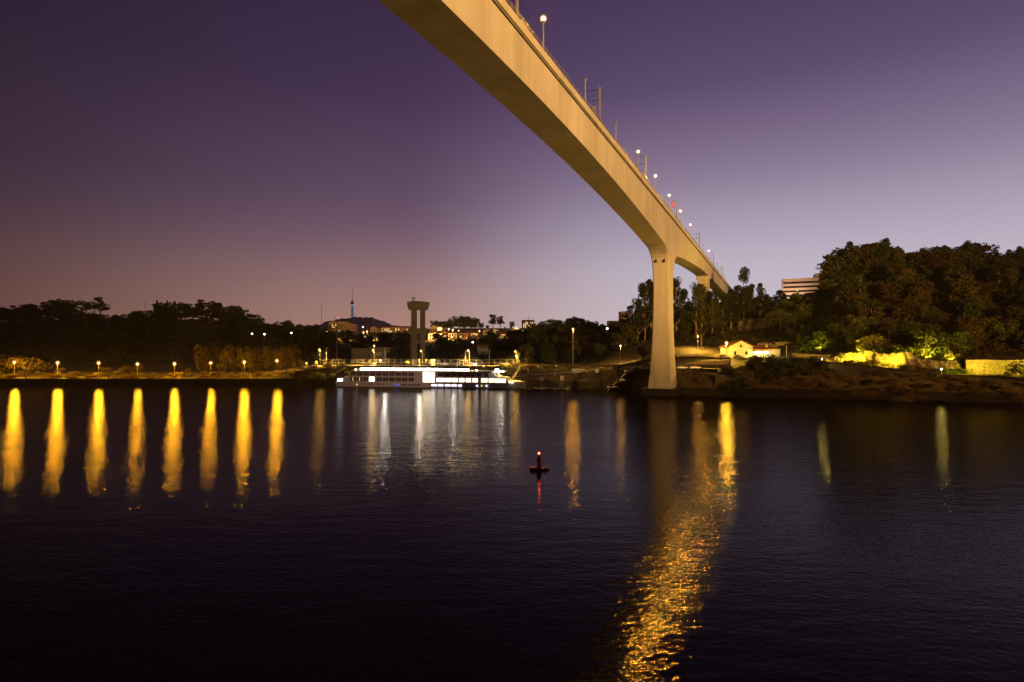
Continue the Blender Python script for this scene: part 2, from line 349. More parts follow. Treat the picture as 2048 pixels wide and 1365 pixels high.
# ------------------------------------------------------------------ water
def water():
    m = bpy.data.materials.new('river_water'); m.use_nodes = True
    n = m.node_tree.nodes; l = m.node_tree.links; n.clear()
    o = n.new('ShaderNodeOutputMaterial'); df = n.new('ShaderNodeBsdfDiffuse'); gl = n.new('ShaderNodeBsdfGlossy'); gl.distribution = 'BECKMANN'; ms = n.new('ShaderNodeMixShader')
    df.inputs[0].default_value = (.004, .0032, .004, 1); gl.inputs[0].default_value = (.92, .86, .86, 1)
    t = n.new('ShaderNodeTexCoord')
    def nz(scale, sx, sy, det, rot=0):
        mp = n.new('ShaderNodeMapping'); l.new(t.outputs['Object'], mp.inputs[0]); mp.inputs['Scale'].default_value = (sx, sy, 1); mp.inputs['Rotation'].default_value = (0, 0, rot)
        q = n.new('ShaderNodeTexNoise'); q.inputs['Scale'].default_value = scale; q.inputs['Detail'].default_value = det; q.inputs['Roughness'].default_value = .6; l.new(mp.outputs[0], q.inputs[0]); return q
    a = nz(2.0, .80, 1.2, 2.0, .12); c = nz(.35, .5, 1.3, 2, -.2); d = nz(.02, .5, 1.6, 3, .25)
    b1 = n.new('ShaderNodeBump'); b1.inputs['Distance'].default_value = WB1; l.new(a.outputs[0], b1.inputs['Height'])
    b2 = n.new('ShaderNodeBump'); b2.inputs['Distance'].default_value = WB2; l.new(c.outputs[0], b2.inputs['Height']); l.new(b1.outputs[0], b2.inputs['Normal'])
    mr2 = n.new('ShaderNodeMapRange'); l.new(d.outputs[0], mr2.inputs[0]); mr2.inputs[1].default_value = .35; mr2.inputs[2].default_value = .65; mr2.inputs[3].default_value = .55; mr2.inputs[4].default_value = 1.0
    sy_ = n.new('ShaderNodeSeparateXYZ'); l.new(t.outputs['Object'], sy_.inputs[0])   # calmer water off the near bank, more ripple on the far side
    mr3 = n.new('ShaderNodeMapRange'); l.new(sy_.outputs[1], mr3.inputs[0]); mr3.inputs[1].default_value = 25; mr3.inputs[2].default_value = 110; mr3.inputs[3].default_value = .45; mr3.inputs[4].default_value = 1.0
    mm_ = n.new('ShaderNodeMath'); mm_.operation = 'MULTIPLY'; l.new(mr2.outputs[0], mm_.inputs[0]); l.new(mr3.outputs[0], mm_.inputs[1])
    l.new(mm_.outputs[0], b1.inputs['Strength'])
    mr4 = n.new('ShaderNodeMapRange'); l.new(sy_.outputs[1], mr4.inputs[0]); mr4.inputs[1].default_value = 45; mr4.inputs[2].default_value = 125; mr4.inputs[3].default_value = WR0; mr4.inputs[4].default_value = WR
    l.new(mr4.outputs[0], gl.inputs['Roughness'])
    fr = n.new('ShaderNodeFresnel'); fr.inputs[0].default_value = 1.33; mu = n.new('ShaderNodeMath'); mu.operation = 'MULTIPLY'; mu.inputs[1].default_value = .50
    l.new(fr.outputs[0], mu.inputs[0]); l.new(mu.outputs[0], ms.inputs[0]); l.new(df.outputs[0], ms.inputs[1]); l.new(gl.outputs[0], ms.inputs[2]); l.new(ms.outputs[0], o.inputs[0])
    for q in (gl, fr): l.new(b2.outputs[0], q.inputs['Normal'])
    return m
WR0 = .075
WR, WB1, WB2 = .14, .072, .06
M['water'] = water()
wm = MB(); wm.quad((-3000, -60, 0), (3000, -60, 0), (3000, 300, 0), (-3000, 300, 0))
tag(wm.build('river_water', M['water']), 'dark calm river reflecting the lamps', kind='structure')

# ------------------------------------------------------------------ bridge
TH = math.atan(534/F); dv = Vector((math.sin(TH), math.cos(TH), 0)); nv = Vector((math.cos(TH), -math.sin(TH), 0))
A0 = -39.5                                            # X where the near side face crosses Y = 0
PY = 210.6                                            # depth of the far river pier
HW = 3.3
pier_near = Vector((A0 + PY*math.tan(TH), PY, 0)); bo = pier_near - nv*HW    # axis of the bridge at the pier
br = thing('railway_bridge', 'pale concrete railway bridge spanning the river on a tall tapering pier', 'bridge', (bo.x, bo.y, 0), math.atan2(dv.y, dv.x))
# local frame: x along the bridge, -y toward the camera side, z up
def soff(s):
    if s < -125: a = abs(s + 250)
    elif s > 125: return 58.2
    else: a = abs(s)
    z = 58.2 - 6.3*max(0, 1 - a/125)**1.85
    return z
ss = sorted(set([-340, -320, -300] + list(range(-290, 126, 5)) + [x*1. for x in range(-14, 15)] + [-250+x for x in range(-14, 15)] + list(range(125, 460, 15))))
gm = MB()
for i, s in enumerate(ss):
    z = soff(s)
    for y, zz in ((-HW, z), (-HW, 65.0), (HW, 65.0), (HW, z)): gm.v.append((s, y, zz))
for i in range(len(ss)-1):
    a = i*4
    for j in range(4): b = (j+1) % 4; gm.f.append((a+j, a+b, a+4+b, a+4+j)); gm.m.append(0)
gm.f += [(0, 3, 2, 1), tuple(len(gm.v)-4+j for j in range(4))]; gm.m += [0, 0]
gm.build('girder', M['concrete'], br)
S0, S1 = -340, 459
e = MB()
for sgn in (-1, 1):
    y0, y1 = sorted((sgn*(HW-.15), sgn*(HW+.38))); e.box(S0, S1, y0, y1, 65.25, 66.55)
e.box(S0, S1, -HW-.05, HW+.05, 65.002, 65.25)
e.build('edge_beam', M['concrete'], br)
ld = MB()
for sgn in (-1, 1):
    y0, y1 = sorted((sgn*HW+sgn*.004, sgn*(HW+.2))); ld.box(S0, S1, y0, y1, 64.72, 64.99)  # dark strip paints the shadow line under the cornice
ld.build('cornice_shadow_strip', M['old_concrete'], br)
for sgn in (-1, 1):
    rl_ = MB(); y = sgn*(HW+.1)
    for z in (66.95, 67.35, 67.75): rl_.box(S0, S1, y-.035, y+.035, z-.035, z+.035)
    for s in np.arange(S0, S1, 2.0): rl_.box(s-.04, s+.04, y-.04, y+.04, 66.5, 67.75)
    rl_.build('railing', M['metal'], br)
def pier(s0, base, name='pier'):
    key = [(base, 7.0, 4.3), (base+2.5, 6.6, 4.1), (8, 6.1, 3.75), (14, 5.55, 3.4), (22, 5.05, 3.1), (32, 4.75, 2.9), (40, 4.7, 2.85), (44, 4.8, 2.9), (46.5, 5.05, 2.97), (48.5, 5.6, 3.06), (50, 6.5, 3.14), (51.2, 7.9, 3.2), (52.2, 10.0, 3.25), (52.9, 12.6, 3.28), (53.6, 15.5, 3.29), (54.2, 17.5, 3.292), (56, 17.5, 3.292)]
    prof = []
    for (z0, a0, b0), (z1, a1, b1) in zip(key, key[1:]): prof += [(z0+(z1-z0)*f, a0+(a1-a0)*f, b0+(b1-b0)*f) for f in (0, .5)]
    prof.append(key[-1])
    m = MB(); 
    for z, a, b in prof:
        c = .35
        for x, y in ((-a+c, -b), (a-c, -b), (a, -b+c), (a, b-c), (a-c, b), (-a+c, b), (-a, b-c), (-a, -b+c)): m.v.append((s0+x, y, z))
    for i in range(len(prof)-1):
        for j in range(8): k = (j+1) % 8; a = i*8; m.f.append((a+j, a+k, a+8+k, a+8+j)); m.m.append(0)
    m.f.append(tuple(reversed(range(8)))); m.m.append(0)
    m.build(name, M['concrete'], br)
    # plinth
    m = MB(); m.box(s0-9.5, s0+9.5, -6.2, 6.2, -2, base-.003+0)
    m.build('plinth', M['mud'], br)
pier(0, 2.6); pier(-250, 2.6)
m = MB().box(122, 128, -3.0, 3.0, 20, 56.6).box(121, 129, -3.6, 3.6, 56.603, 58.19); m.build('side_pier', M['concrete'], br)
for y in (-1.5, 1.5): MB().tube([(-6.3, y, 48.4), (-6.0, y, 49.5)], [.45, .3], 8).build('inspection_bracket', M['old_concrete'], br)
for y in (-1.9, -.45, .95, 2.4): MB().box(S0, S1, y-.04, y+.04, 65.26, 65.45).build('track_rail', M['darkmetal'], br)
def bpt(s, y, z): return bo + dv*s + Vector((-dv.y, dv.x, 0))*y + Vector((0, 0, z))
BR = math.atan2(dv.y, dv.x)
def s_of(px):                                            # bridge station of a thing on the near parapet seen at px
    u = (1558-px); Y = F*(-A0-.2)/u; return (Y-PY)/math.cos(TH)
def post_proto(name, label, cat, hgt, r, headkind, on, loc, rz, group):
    t = thing(name, label, cat, loc, rz, group)
    MB().tube([(0, 0, 0), (0, 0, hgt)], [r, r*.7], 8).build('pole', M['galv'], t)
    return t
# bridge lamps: lit and unlit, on the near parapet
def bridge_lamp(s, lit, label):
    t = thing('bridge_lamp', label, 'lamp', bpt(s, -HW-.1, 66.552), BR, 'lamp posts along the bridge parapet')
    MB().tube([(0, 0, 0), (0, 0, 4.7)], [.13, .10], 8).build('pole', M['galv'], t)
    MB().tube([(0, 0, 4.7), (0, 0, 4.95), (0, 0, 5.05)], [.1, .42, .40], 10).build('lamp_hood', M['metal'], t)
    if lit:
        gb_ = MB().ball((0, 0, 5.5), .62, 14, 9).build('glow_globe', M['warm_halo'], t); MB().ball((0, 0, 5.5), .36).build('lamp_core', M['core'], gb_)  # outer ball is a painted glow halo, inner ball the lamp
        light(t, (0, 0, 5.5), LP_BRIDGE*.075, (1, .48, .04), .5)
        light(t, (0, 0, 5.5), LP_BRIDGE, (1, .44, .02), .54, 'SPOT', aim=(-8, -2.6, 1.0), size=R(72), blend=.35)  # added spot toward the river, feeds the water glitter
    return t
LP_BRIDGE = 175000
for k, (px, lit) in enumerate([(1088, 1), (1171.5, 0), (1232.5, 0), (1277, 1), (1311.5, 1), (1339, 1), (1361.5, 1), (1381, 1), (1418, 1), (1408, 0), (1435, 0), (1442, 0), (1450, 0)]):
    names = ['first lit lamp on the bridge, nearest the top of the photo', 'unlit lamp on the bridge after the nearest lit lamp', 'unlit lamp on the bridge past the first catenary mast', 'lit lamp on the bridge just before the second catenary mast', 'lit lamp on the bridge just after the second catenary mast', 'fourth lit lamp along the bridge, before the round red signal', 'fifth lit lamp along the bridge, beside a catenary mast', 'sixth lit lamp along the bridge, above the pier', 'farthest lit lamp on the bridge, past the pier', 'unlit lamp just before the farthest lit bridge lamp', 'unlit bridge lamp beyond the farthest lit one', 'small unlit bridge lamp second beyond the farthest lit one', 'last small unlit bridge lamp above the trees']
    bridge_lamp(s_of(px), lit, names[k])
def catenary(s, label):
    t = thing('catenary_mast', label, 'mast', bpt(s, -HW+.12, 66.552), BR, 'overhead line masts on the bridge')
    MB().box(-.17, .17, -.17, .17, 0, 8.2).build('pole', M['metal'], t)
    a = MB(); a.tube([(0, .1, 7.6), (0, 3.2, 7.9)], .05, 6).tube([(0, .1, 5.4), (0, 3.2, 5.6)], .05, 6).tube([(0, 3.2, 5.6), (0, .2, 7.3)], .035, 6)
    a.build('bracket', M['darkmetal'], t)
    for z, yy in ((7.75, 1.1), (5.5, 1.1)): MB().tube([(0, yy, z), (0, yy+.5, z+.04)], .13, 8).build('insulator', M['darkmetal'], t)
for px, lb in ((1038, 'near catenary mast on the bridge, cut off by the top of the photo'), (1202.5, 'catenary mast between two unlit bridge lamps'), (1294, 'catenary mast between the second and third lit bridge lamps'), (1355, 'catenary mast beside the round red signal'), (1400, 'thin catenary mast just before the farthest lit lamp'), (1428, 'catenary mast just past the farthest lit lamp'), (1446, 'farthest tiny catenary mast near the treetops')):
    catenary(s_of(px), lb)
t = thing('rail_signal', 'small round red signal on the bridge parapet', 'signal', bpt(s_of(1345.5), -HW+.1, 66.552), BR)
MB().tube([(0, 0, 0), (0, 0, 2.6)], .07, 6).build('pole', M['metal'], t); MB().box(-.15, .15, -.35, .35, 2.6, 4.8).build('signal_head', M['red'], t)
t = thing('signal_cabinet', 'short trackside cabinet on the bridge beside the second catenary mast', 'cabinet', bpt(s_of(1191), -HW+.1, 66.552), BR)
MB().box(-.25, .25, -.3, .3, 0, 2.3).build('cabinet_box', M['metal'], t); MB().tube([(0, 0, 2.3), (0, 0, 3.1)], .06, 6).build('vent_pipe', M['darkmetal'], t)

# added floodlight masts behind the camera, standing in for near-bank city lamps
def flood(loc, power, aim, size, yscale, label, blend=.7, col=(1.0, .525, .14)):
    t = thing('added_floodlight_mast', label, 'floodlight', loc)
    MB().tube([(0, 0, 8-loc[2]), (0, 0, 4)], [.35, .2], 10).build('pole', M['galv'], t)
    MB().box(-1.6, 1.6, -.35, .1, 2.6, 4.2).build('lamp_bank', M['metal'], t)
    lo = light(t, (0, .6, 3.4), power, col, 1.0, 'SPOT', aim=Vector(aim)-Vector(loc), size=size, blend=blend)
    lo.scale = (1, yscale, 1)
flood((230, -260, 36), 1.45e7, (40, 300, 130), R(74), .30, 'wide added floodlight mast on the near bank behind the camera')
flood((120, -60, 8), 1.45e6, (57, 207, 22), R(15), 1.0, 'narrow added floodlight mast on the near bank aimed at the pier')
flood((190, -90, 9), 3.4e6, (135, 215, 30), R(38), .42, 'added floodlight mast on the near bank aimed at the right hill', .8, (1.0, .45, .10))
flood((-60, -70, 8), 5.0e5, (-28, 255, 5), R(26), .30, 'added floodlight mast on the near bank aimed at the moored ship', 1.0, (1.0, .57, .35))

# ------------------------------------------------------------------ trees
TP = {}
def leaves(m, c, rx, ry, rz, n, size, r_, shell=.55):
    for _ in range(n):
        while True:
            v = Vector((r_.uniform(-1, 1), r_.uniform(-1, 1), r_.uniform(-1, 1)))
            if .05 < v.length <= 1: break
        v = v.normalized() * (shell + (1-shell) * r_.random()**.7)
        p = Vector((c[0]+v.x*rx, c[1]+v.y*ry, c[2]+v.z*rz))
        a = Vector((r_.gauss(0, 1), r_.gauss(0, 1), r_.gauss(0, .8))).normalized(); b = a.orthogonal().normalized(); b.rotate(Matrix.Rotation(r_.random()*6.28, 3, a))
        s = size * r_.uniform(.6, 1.35); a = a*s; b = b*s*.62
        m.quad(p-a, p-b*.9, p+a, p+b)
def tree_proto(key, seed):
    r_ = random.Random(seed); cm = MB(); tm = MB()
    if key == 'broad':                                   # 12 m, rounded uneven crown
        tm.tube([(0, 0, -1), (.1, 0, 3), (.2, .1, 7), (0, 0, 10)], [.34, .26, .15, .05], 7)
        for k in range(20):
            a = r_.uniform(0, 6.28); rr = r_.uniform(.6, 3.6); z = r_.uniform(4.2, 10.4); rr *= math.sqrt(max(.15, 1-((z-7)/4.6)**2)); c = (math.cos(a)*rr, math.sin(a)*rr, z)
            q = r_.uniform(1.0, 1.9); leaves(cm, c, q, q, q*.75, 105, .34, r_)
            if k % 3 == 0: tm.tube([(0, 0, z-3), (c[0]*.5, c[1]*.5, z-1.2), c], [.12, .08, .03], 5)
    elif key == 'mass':                                  # 12 m, full crown down to the ground
        tm.tube([(0, 0, -1), (.1, 0, 3), (.2, .1, 7), (0, 0, 10)], [.34, .26, .15, .05], 7)
        for k in range(34):
            z = r_.uniform(1.6, 10.6); a = r_.uniform(0, 6.28); rr = 4.4*math.sqrt(max(.08, 1-((z-5.5)/6.2)**2))*r_.uniform(.35, 1.05); c = (math.cos(a)*rr, math.sin(a)*rr, z)
            q = r_.uniform(1.2, 2.1); leaves(cm, c, q, q, q*.7, 95, .40, r_)
            if k % 3 == 0: tm.tube([(0, 0, max(0, z-3)), (c[0]*.5, c[1]*.5, z-1.2), c], [.14, .09, .03], 5)
    elif key == 'pine':                                  # 12 m, flat umbrella plates
        tm.tube([(0, 0, -1), (.2, 0, 5), (.5, .2, 11)], [.3, .22, .08], 7)
        for k in range(11):
            a = r_.uniform(0, 6.28); rr = r_.uniform(.2, 2.8); z = r_.uniform(7, 11.6); c = (math.cos(a)*rr+.3, math.sin(a)*rr, z)
            q = r_.uniform(1.2, 2.0); leaves(cm, c, q, q, q*.42, 120, .26, r_)
            tm.tube([(.3, 0, z-1.6), c], [.1, .03], 5)
    elif key == 'euca':                                  # 20 m, bare pale trunk, loose clumps high up
        tm.tube([(0, 0, -1), (.2, 0, 6), (-.1, .1, 12), (.4, .2, 18)], [.42, .32, .2, .05], 7)
        for k in range(36):
            z = 5 + 14.3*r_.random()**.85; rr = r_.uniform(.3, 3.9)*(1.1-(z-5)/19); a = r_.uniform(0, 6.28); c = (math.cos(a)*rr, math.sin(a)*rr, z)
            q = r_.uniform(.9, 1.7); leaves(cm, c, q, q, q*.95, 100, .30, r_)
            if k % 2 == 0: tm.tube([(.1, 0, z-3.4), (c[0]*.6, c[1]*.6, z-1.2), c], [.13, .08, .03], 5)
    elif key == 'lollipop':                              # 20 m, clear trunk and one round tuft on top
        tm.tube([(0, 0, -1), (.1, 0, 10), (0, 0, 18)], [.35, .22, .08], 7)
        for k in range(11):
            a = r_.uniform(0, 6.28); rr = r_.uniform(0, 1.9); c = (math.cos(a)*rr, math.sin(a)*rr, r_.uniform(15.4, 19)); q = r_.uniform(.9, 1.4); leaves(cm, c, q, q, q, 95, .28, r_)
        for k in range(22):
            z = r_.uniform(3, 13.2); rr = r_.uniform(.3, 2.6)*(1.25-z/16); a = r_.uniform(0, 6.28); c = (math.cos(a)*rr, math.sin(a)*rr, z); q = r_.uniform(1.1, 1.7); leaves(cm, c, q, q, q*.8, 95, .32, r_)
    elif key == 'poplar':                                # 9 m, feathery upright
        tm.tube([(0, 0, -1), (0, 0, 8)], [.2, .05], 6)
        for k in range(18):
            z = r_.uniform(1.2, 8); rr = r_.uniform(.1, 2.0)*math.sqrt(max(.1, 1-((z-3.6)/5)**2)); a = r_.uniform(0, 6.28); c = (math.cos(a)*rr, math.sin(a)*rr, z); q = r_.uniform(.7, 1.1); leaves(cm, c, q*.8, q*.8, q*1.4, 85, .24, r_)
    elif key == 'feather':                               # 8 m, arching sprays of long leaves
        tm.tube([(0, 0, -1), (.1, 0, 4), (0, .2, 7)], [.22, .16, .04], 6)
        for k in range(30):
            a = r_.uniform(0, 6.28); z0 = r_.uniform(2, 6.5); ln = r_.uniform(1.6, 3.2)
            for i in range(60):
                t = r_.random(); p = Vector((math.cos(a)*ln*t, math.sin(a)*ln*t, z0 + 1.5*t - 1.9*t*t)) + Vector((r_.gauss(0, .16), r_.gauss(0, .16), r_.gauss(0, .16)))
                d = Vector((math.cos(a)+r_.gauss(0, .7), math.sin(a)+r_.gauss(0, .7), -.5+r_.gauss(0, .5))).normalized()*r_.uniform(.25, .5); b = d.orthogonal().normalized()*.09
                cm.quad(p, p+d*.5+b, p+d, p+d*.5-b)
    elif key == 'cone':                                  # 7 m, dense egg-shaped
        tm.tube([(0, 0, -1), (0, 0, 5)], [.25, .08], 6)
        for k in range(26):
            z = r_.uniform(.6, 6.3); rr = r_.uniform(0, 2.1)*math.sqrt(max(.05, 1-((z-2.6)/4.1)**2)); a = r_.uniform(0, 6.28); c = (math.cos(a)*rr, math.sin(a)*rr, z); q = r_.uniform(.7, 1.0); leaves(cm, c, q, q, q, 90, .22, r_)
    elif key == 'bush':                                  # 2.6 m
        for k in range(9):
            a = r_.uniform(0, 6.28); rr = r_.uniform(0, 1.5); c = (math.cos(a)*rr, math.sin(a)*rr, r_.uniform(.3, 1.7)); q = r_.uniform(.6, 1.0); leaves(cm, c, q, q, q*.8, 85, .17, r_)
        for k in range(4): tm.tube([(0, 0, -.4), (r_.uniform(-.8, .8), r_.uniform(-.8, .8), 1.6)], [.06, .02], 4)
    elif key == 'tuft':                                  # 1.6 m grass tussock
        for i in range(420):
            a = r_.uniform(0, 6.28); b0 = Vector((r_.gauss(0, .5), r_.gauss(0, .5), -.1)); d = Vector((math.cos(a)*r_.uniform(.1, .7), math.sin(a)*r_.uniform(.1, .7), r_.uniform(.5, 1.5))); s = Vector((math.sin(a), -math.cos(a), 0))*.035
            cm.quad(b0-s, b0+s, b0+d*.6+s*.8+Vector((0, 0, .1)), b0+d)
    return cm, tm
HT = dict(mass=12, broad=12, pine=12, euca=20, lollipop=20, poplar=9, feather=8, cone=7, bush=2.6, tuft=1.5)
PROTO = {}
def tree(key, x, y, hgt, leaf, label, group, cat='tree', var=None, wide=1.0, z=None, bark='bark'):
    var = rnd.randrange(3) if var is None else var
    k = (key, var, leaf, bark)
    if (key, var) not in TP: TP[(key, var)] = tree_proto(key, 100*var+len(key)*7+ord(key[0]))
    nm_ = {'bush': 'bush', 'tuft': 'reed_clump', 'pine': 'pine_tree', 'euca': 'eucalyptus_tree', 'lollipop': 'eucalyptus_tree', 'cone': 'conifer', 'poplar': 'poplar_tree', 'feather': 'willowy_tree'}.get(key, 'leafy_tree')
    if k not in PROTO:
        cm, tm = TP[(key, var)]
        c = cm.build('crown' if key not in ('tuft',) else 'blades', M[leaf]); C.objects.unlink(c)
        tr = None
        if tm.v: tr = tm.build('trunk' if key != 'bush' else 'stems', M[bark], smooth=True); C.objects.unlink(tr)
        PROTO[k] = (c, tr)
    c, tr = PROTO[k]
    s = hgt / HT[key]
    if z is None: z = h(x, y)
    if tr is None:
        o = c.copy(); o.name = nm_; C.objects.link(o); o.location = (x, y, z - .1); o.rotation_euler = (0, 0, rnd.uniform(0, 6.28)); o.scale = (s*wide, s*wide, s)
        return tag(o, label, cat, group)
    t = thing(nm_, label, cat, (x, y, z - .1), rnd.uniform(0, 6.28), group)
    t.scale = (s*wide, s*wide, s)
    for q in (c, tr):
        o = q.copy(); C.objects.link(o); o.parent = t
    return t
def ttree(key, px, top, Y, leaf, label, group, **kw):     # a tree whose top shows at (px, top)
    p = P(px, top, Y); g0 = h(p.x, Y); return tree(key, p.x, Y, max(2, p.z - g0 + .3), leaf, label, group, **kw)

# left hill ridge and slope
LR = [(-60, 617), (-25, 619), (5, 614), (22, 614), (40, 609), (60, 606), (80, 606), (98, 602), (122, 598), (148, 601), (172, 603), (250, 624), (268, 622), (290, 617), (325, 605), (345, 604), (362, 605), (385, 603), (402, 600), (420, 602), (440, 606), (455, 607), (470, 613), (485, 618), (500, 626), (515, 634), (527, 644)]
for k, (px, t) in enumerate(LR):
    kind = 'pine' if px in (172, 402, 440) else 'mass'
    ttree(kind, px, t, 450 + rnd.uniform(-12, 12), 'leaf_dark', ORD[k] + ' tree from the left in the silhouette line on the left hilltop', 'silhouetted trees along the left hilltop', wide=rnd.uniform(1.2, 1.5))
ttree('pine', 202, 595, 448, 'leaf_dark', 'tall umbrella pine standing clear above the left hill silhouette', None, wide=.95, var=1)
ttree('pine', 188, 604, 446, 'leaf_dark', 'shorter pine touching the tall umbrella pine on the left hill', None, wide=1.0, var=2)
for k, px in enumerate((314, 333, 349)):
    ttree('cone', px, (600, 601, 600)[k], 452, 'leaf_dark', ('first pointed cypress tip on the left hilltop', 'second pointed cypress tip on the left hilltop', 'third pointed cypress tip on the left hilltop')[k], None, wide=.35)
for k in range(58):
    Y = rnd.uniform(330, 440); px = rnd.uniform(-120, 545); x = X(px, Y)
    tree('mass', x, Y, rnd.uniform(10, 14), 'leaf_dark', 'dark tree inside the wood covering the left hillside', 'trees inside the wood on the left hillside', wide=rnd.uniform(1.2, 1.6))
# band of trees right behind the left lamps
for px, t in ((10, 700), (45, 690), (88, 705), (235, 690), (260, 706), (160, 700), (310, 705), (345, 700)):
    ttree('mass', px, t, 322 + rnd.uniform(-8, 8), 'leaf', 'dim bushy tree at the foot of the left hill behind the lamps', 'dim trees at the foot of the left hill', wide=1.1)
for k, px in enumerate((402, 416, 432, 452, 470, 484, 500, 516, 532, 548, 562, 578, 590)):
    ttree('poplar', px, 693 + rnd.uniform(-6, 5), 284 + rnd.uniform(-5, 5), 'leaf_dry', ORD[k] + ' feathery upright tree in the row behind the last three left lamps', 'feathery trees behind the last three left lamps', wide=1.25)
for px, t, lb in ((8, 707, 'pale bush lit by the leftmost lamp'), (30, 704, 'tall pale bush behind the leftmost lamp'), (52, 706, 'pale rounded bush just right of the leftmost lamp'), (72, 716, 'pale bush on the right end of the leftmost bush group'), (-20, 708, 'pale bush cut by the left edge of the photo'),
                 (122, 734, 'small lit bush below the second lamp from the left'), (215, 731, 'lit bush right of the third lamp from the left'), (238, 735, 'low lit bush between the third and fourth left lamps'), (255, 728, 'rounded bush left of the fourth lamp from the left'), (272, 727, 'rounded bush below the fourth lamp from the left'), (372, 736, 'low lit bush between the fifth and sixth left lamps')):
    ttree('bush', px, t, 279, 'leaf_lit', lb, 'lit bushes among the left lamps', cat='bush', wide=1.15)
for k in range(26):
    px = 5 + k*22 + rnd.uniform(-8, 8)
    ttree('bush', px, 745 + rnd.uniform(-4, 5), 270 + rnd.uniform(-2, 3), 'leaf_lit', 'low scrubby bush on the bank under the left lamps', 'low scrub on the left bank', cat='bush', wide=1.5)
# left middle wood
for px, t in ((540, 646), (552, 644), (567, 642), (577, 640), (588, 645), (605, 648), (618, 650), (634, 648), (650, 655), (668, 662)):
    ttree('mass', px, t, 430 + rnd.uniform(-10, 10), 'leaf_dark', 'dark tree in the skyline between the left hill and the orange block', 'skyline trees left of the orange block', wide=1.15)
for k in range(22):
    Y = rnd.uniform(335, 425); px = rnd.uniform(545, 860)
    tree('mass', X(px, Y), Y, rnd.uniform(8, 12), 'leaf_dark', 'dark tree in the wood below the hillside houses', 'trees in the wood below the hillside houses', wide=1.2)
for px, t, Y in ((745, 690, 330), (765, 686, 345), (785, 694, 318), (803, 688, 322), (735, 684, 350), (852, 706, 318), (866, 700, 330)):
    ttree('broad', px, t, Y, 'leaf', 'round dark tree on the quay beside the twin-pillar tower', 'round trees beside the twin-pillar tower', wide=1.3)
# wood under the houses
for k in range(20):
    Y = rnd.uniform(340, 440); px = rnd.uniform(860, 1075)
    tree('mass', X(px, Y), Y, rnd.uniform(8, 12), 'leaf_dark', 'dark tree on the slope under the lit houses', 'trees on the slope under the lit houses', wide=1.25)
for px, t in ((870, 640), (883, 643), (893, 640), (905, 636), (919, 630), (930, 630), (941, 634), (950, 636), (962, 645), (975, 650), (1010, 660), (1022, 652)):
    ttree('mass', px, t, 640, 'leaf', 'tree on the wooded ridge above the lit houses', 'ridge trees above the lit houses', wide=1.3)
ttree('broad', 986, 628, 640, 'leaf', 'tall eucalyptus on the ridge, left one of the high pair', None, wide=1.0, var=0)
ttree('broad', 1001, 629, 642, 'leaf', 'tall eucalyptus on the ridge, right one of the high pair', None, wide=.95, var=1)
ttree('broad', 1024, 643, 640, 'leaf', 'small airy eucalyptus right of the high pair', None, wide=1.4)
for px, t in ((1066, 650), (1078, 645), (1092, 640), (1105, 636), (1116, 636), (1128, 645), (1139, 637), (1150, 633), (1160, 632), (1172, 640), (1184, 641), (1197, 646), (1208, 650), (1222, 656), (1235, 652)):
    ttree('mass', px, t, 390 + rnd.uniform(-10, 10), 'leaf', 'tree in the skyline between the far tower block and the pier', 'skyline trees left of the pier', wide=1.1)
for k in range(38):
    Y = rnd.uniform(285, 385); px = rnd.uniform(1045, 1265)
    tree(rnd.choice(['mass', 'mass', 'mass', 'poplar']), X(px, Y), Y, rnd.uniform(7, 11.5), rnd.choice(['leaf', 'leaf_dry', 'leaf']), 'tree in the dark wood left of the pier', 'trees in the dark wood left of the pier', wide=1.25)
tree('cone', X(1283, 236), 236, 8.3, 'leaf_dark', 'dense egg-shaped conifer standing alone left of the pier', None, wide=1.05)
tree('broad', X(1036, 280), 280, 7.4, 'leaf_light', 'small leafy tree lit yellow around a street lamp by the gangway', None, var=2, wide=.7)
tree('poplar', X(1054, 284), 284, 8, 'leaf_dry', 'slim tree with a lit trunk right of the lamp-lit tree', None, wide=.8, bark='pale_bark')
# eucalypts around the pier
for px, t, Y, lb in ((1262, 612, 300, 'lowest of the eucalypts left of the pier'), (1275, 598, 302, 'outer clumpy eucalyptus left of the pier'), (1290, 566, 300, 'tall eucalyptus with round clumps left of the pier'), (1303, 561, 304, 'tall eucalyptus half hidden by the left side of the pier'), (1352, 556, 300, 'tall eucalyptus half hidden by the right side of the pier'), (1364, 578, 306, 'loose eucalyptus just right of the pier'), (1376, 604, 310, 'low airy eucalyptus in the gap right of the pier'), (1393, 568, 300, 'eucalyptus reaching up to the bridge soffit'), (1404, 576, 306, 'eucalyptus below the side pier'), (1418, 584, 310, 'eucalyptus covering the side pier'), (1433, 578, 306, 'eucalyptus under the bridge deck'), (1446, 588, 304, 'dark eucalyptus under the far bridge deck'), (1462, 580, 310, 'broad dark eucalyptus where the deck meets the trees'), (1476, 572, 308, 'dark eucalyptus left of the tall tufted tree'), (1500, 570, 306, 'dark eucalyptus right of the tall tufted tree'), (1520, 568, 310, 'airy tree with a round head near the red light'), (1533, 590, 312, 'low tree beside the small red light')):
    ttree('euca', px, t, Y, 'leaf_dark' if px > 1440 or px < 1380 else 'leaf', lb, 'eucalypts around the pier', bark='pale_bark', wide=.9 if px < 1380 else 1.1)
ttree('lollipop', 1487, 533, 306, 'leaf_dark', 'tallest tufted eucalyptus right of the bridge', None, wide=.85, bark='pale_bark')
for k in range(34):
    Y = rnd.uniform(282, 330); px = rnd.uniform(1240, 1560)
    if 1465 < px < 1555 and Y < 318: continue
    tree('mass', X(px, Y), Y, rnd.uniform(7, 12), rnd.choice(['leaf', 'leaf_dark']), 'lower tree in the undergrowth beneath the eucalypts', 'undergrowth beneath the eucalypts', wide=1.2)
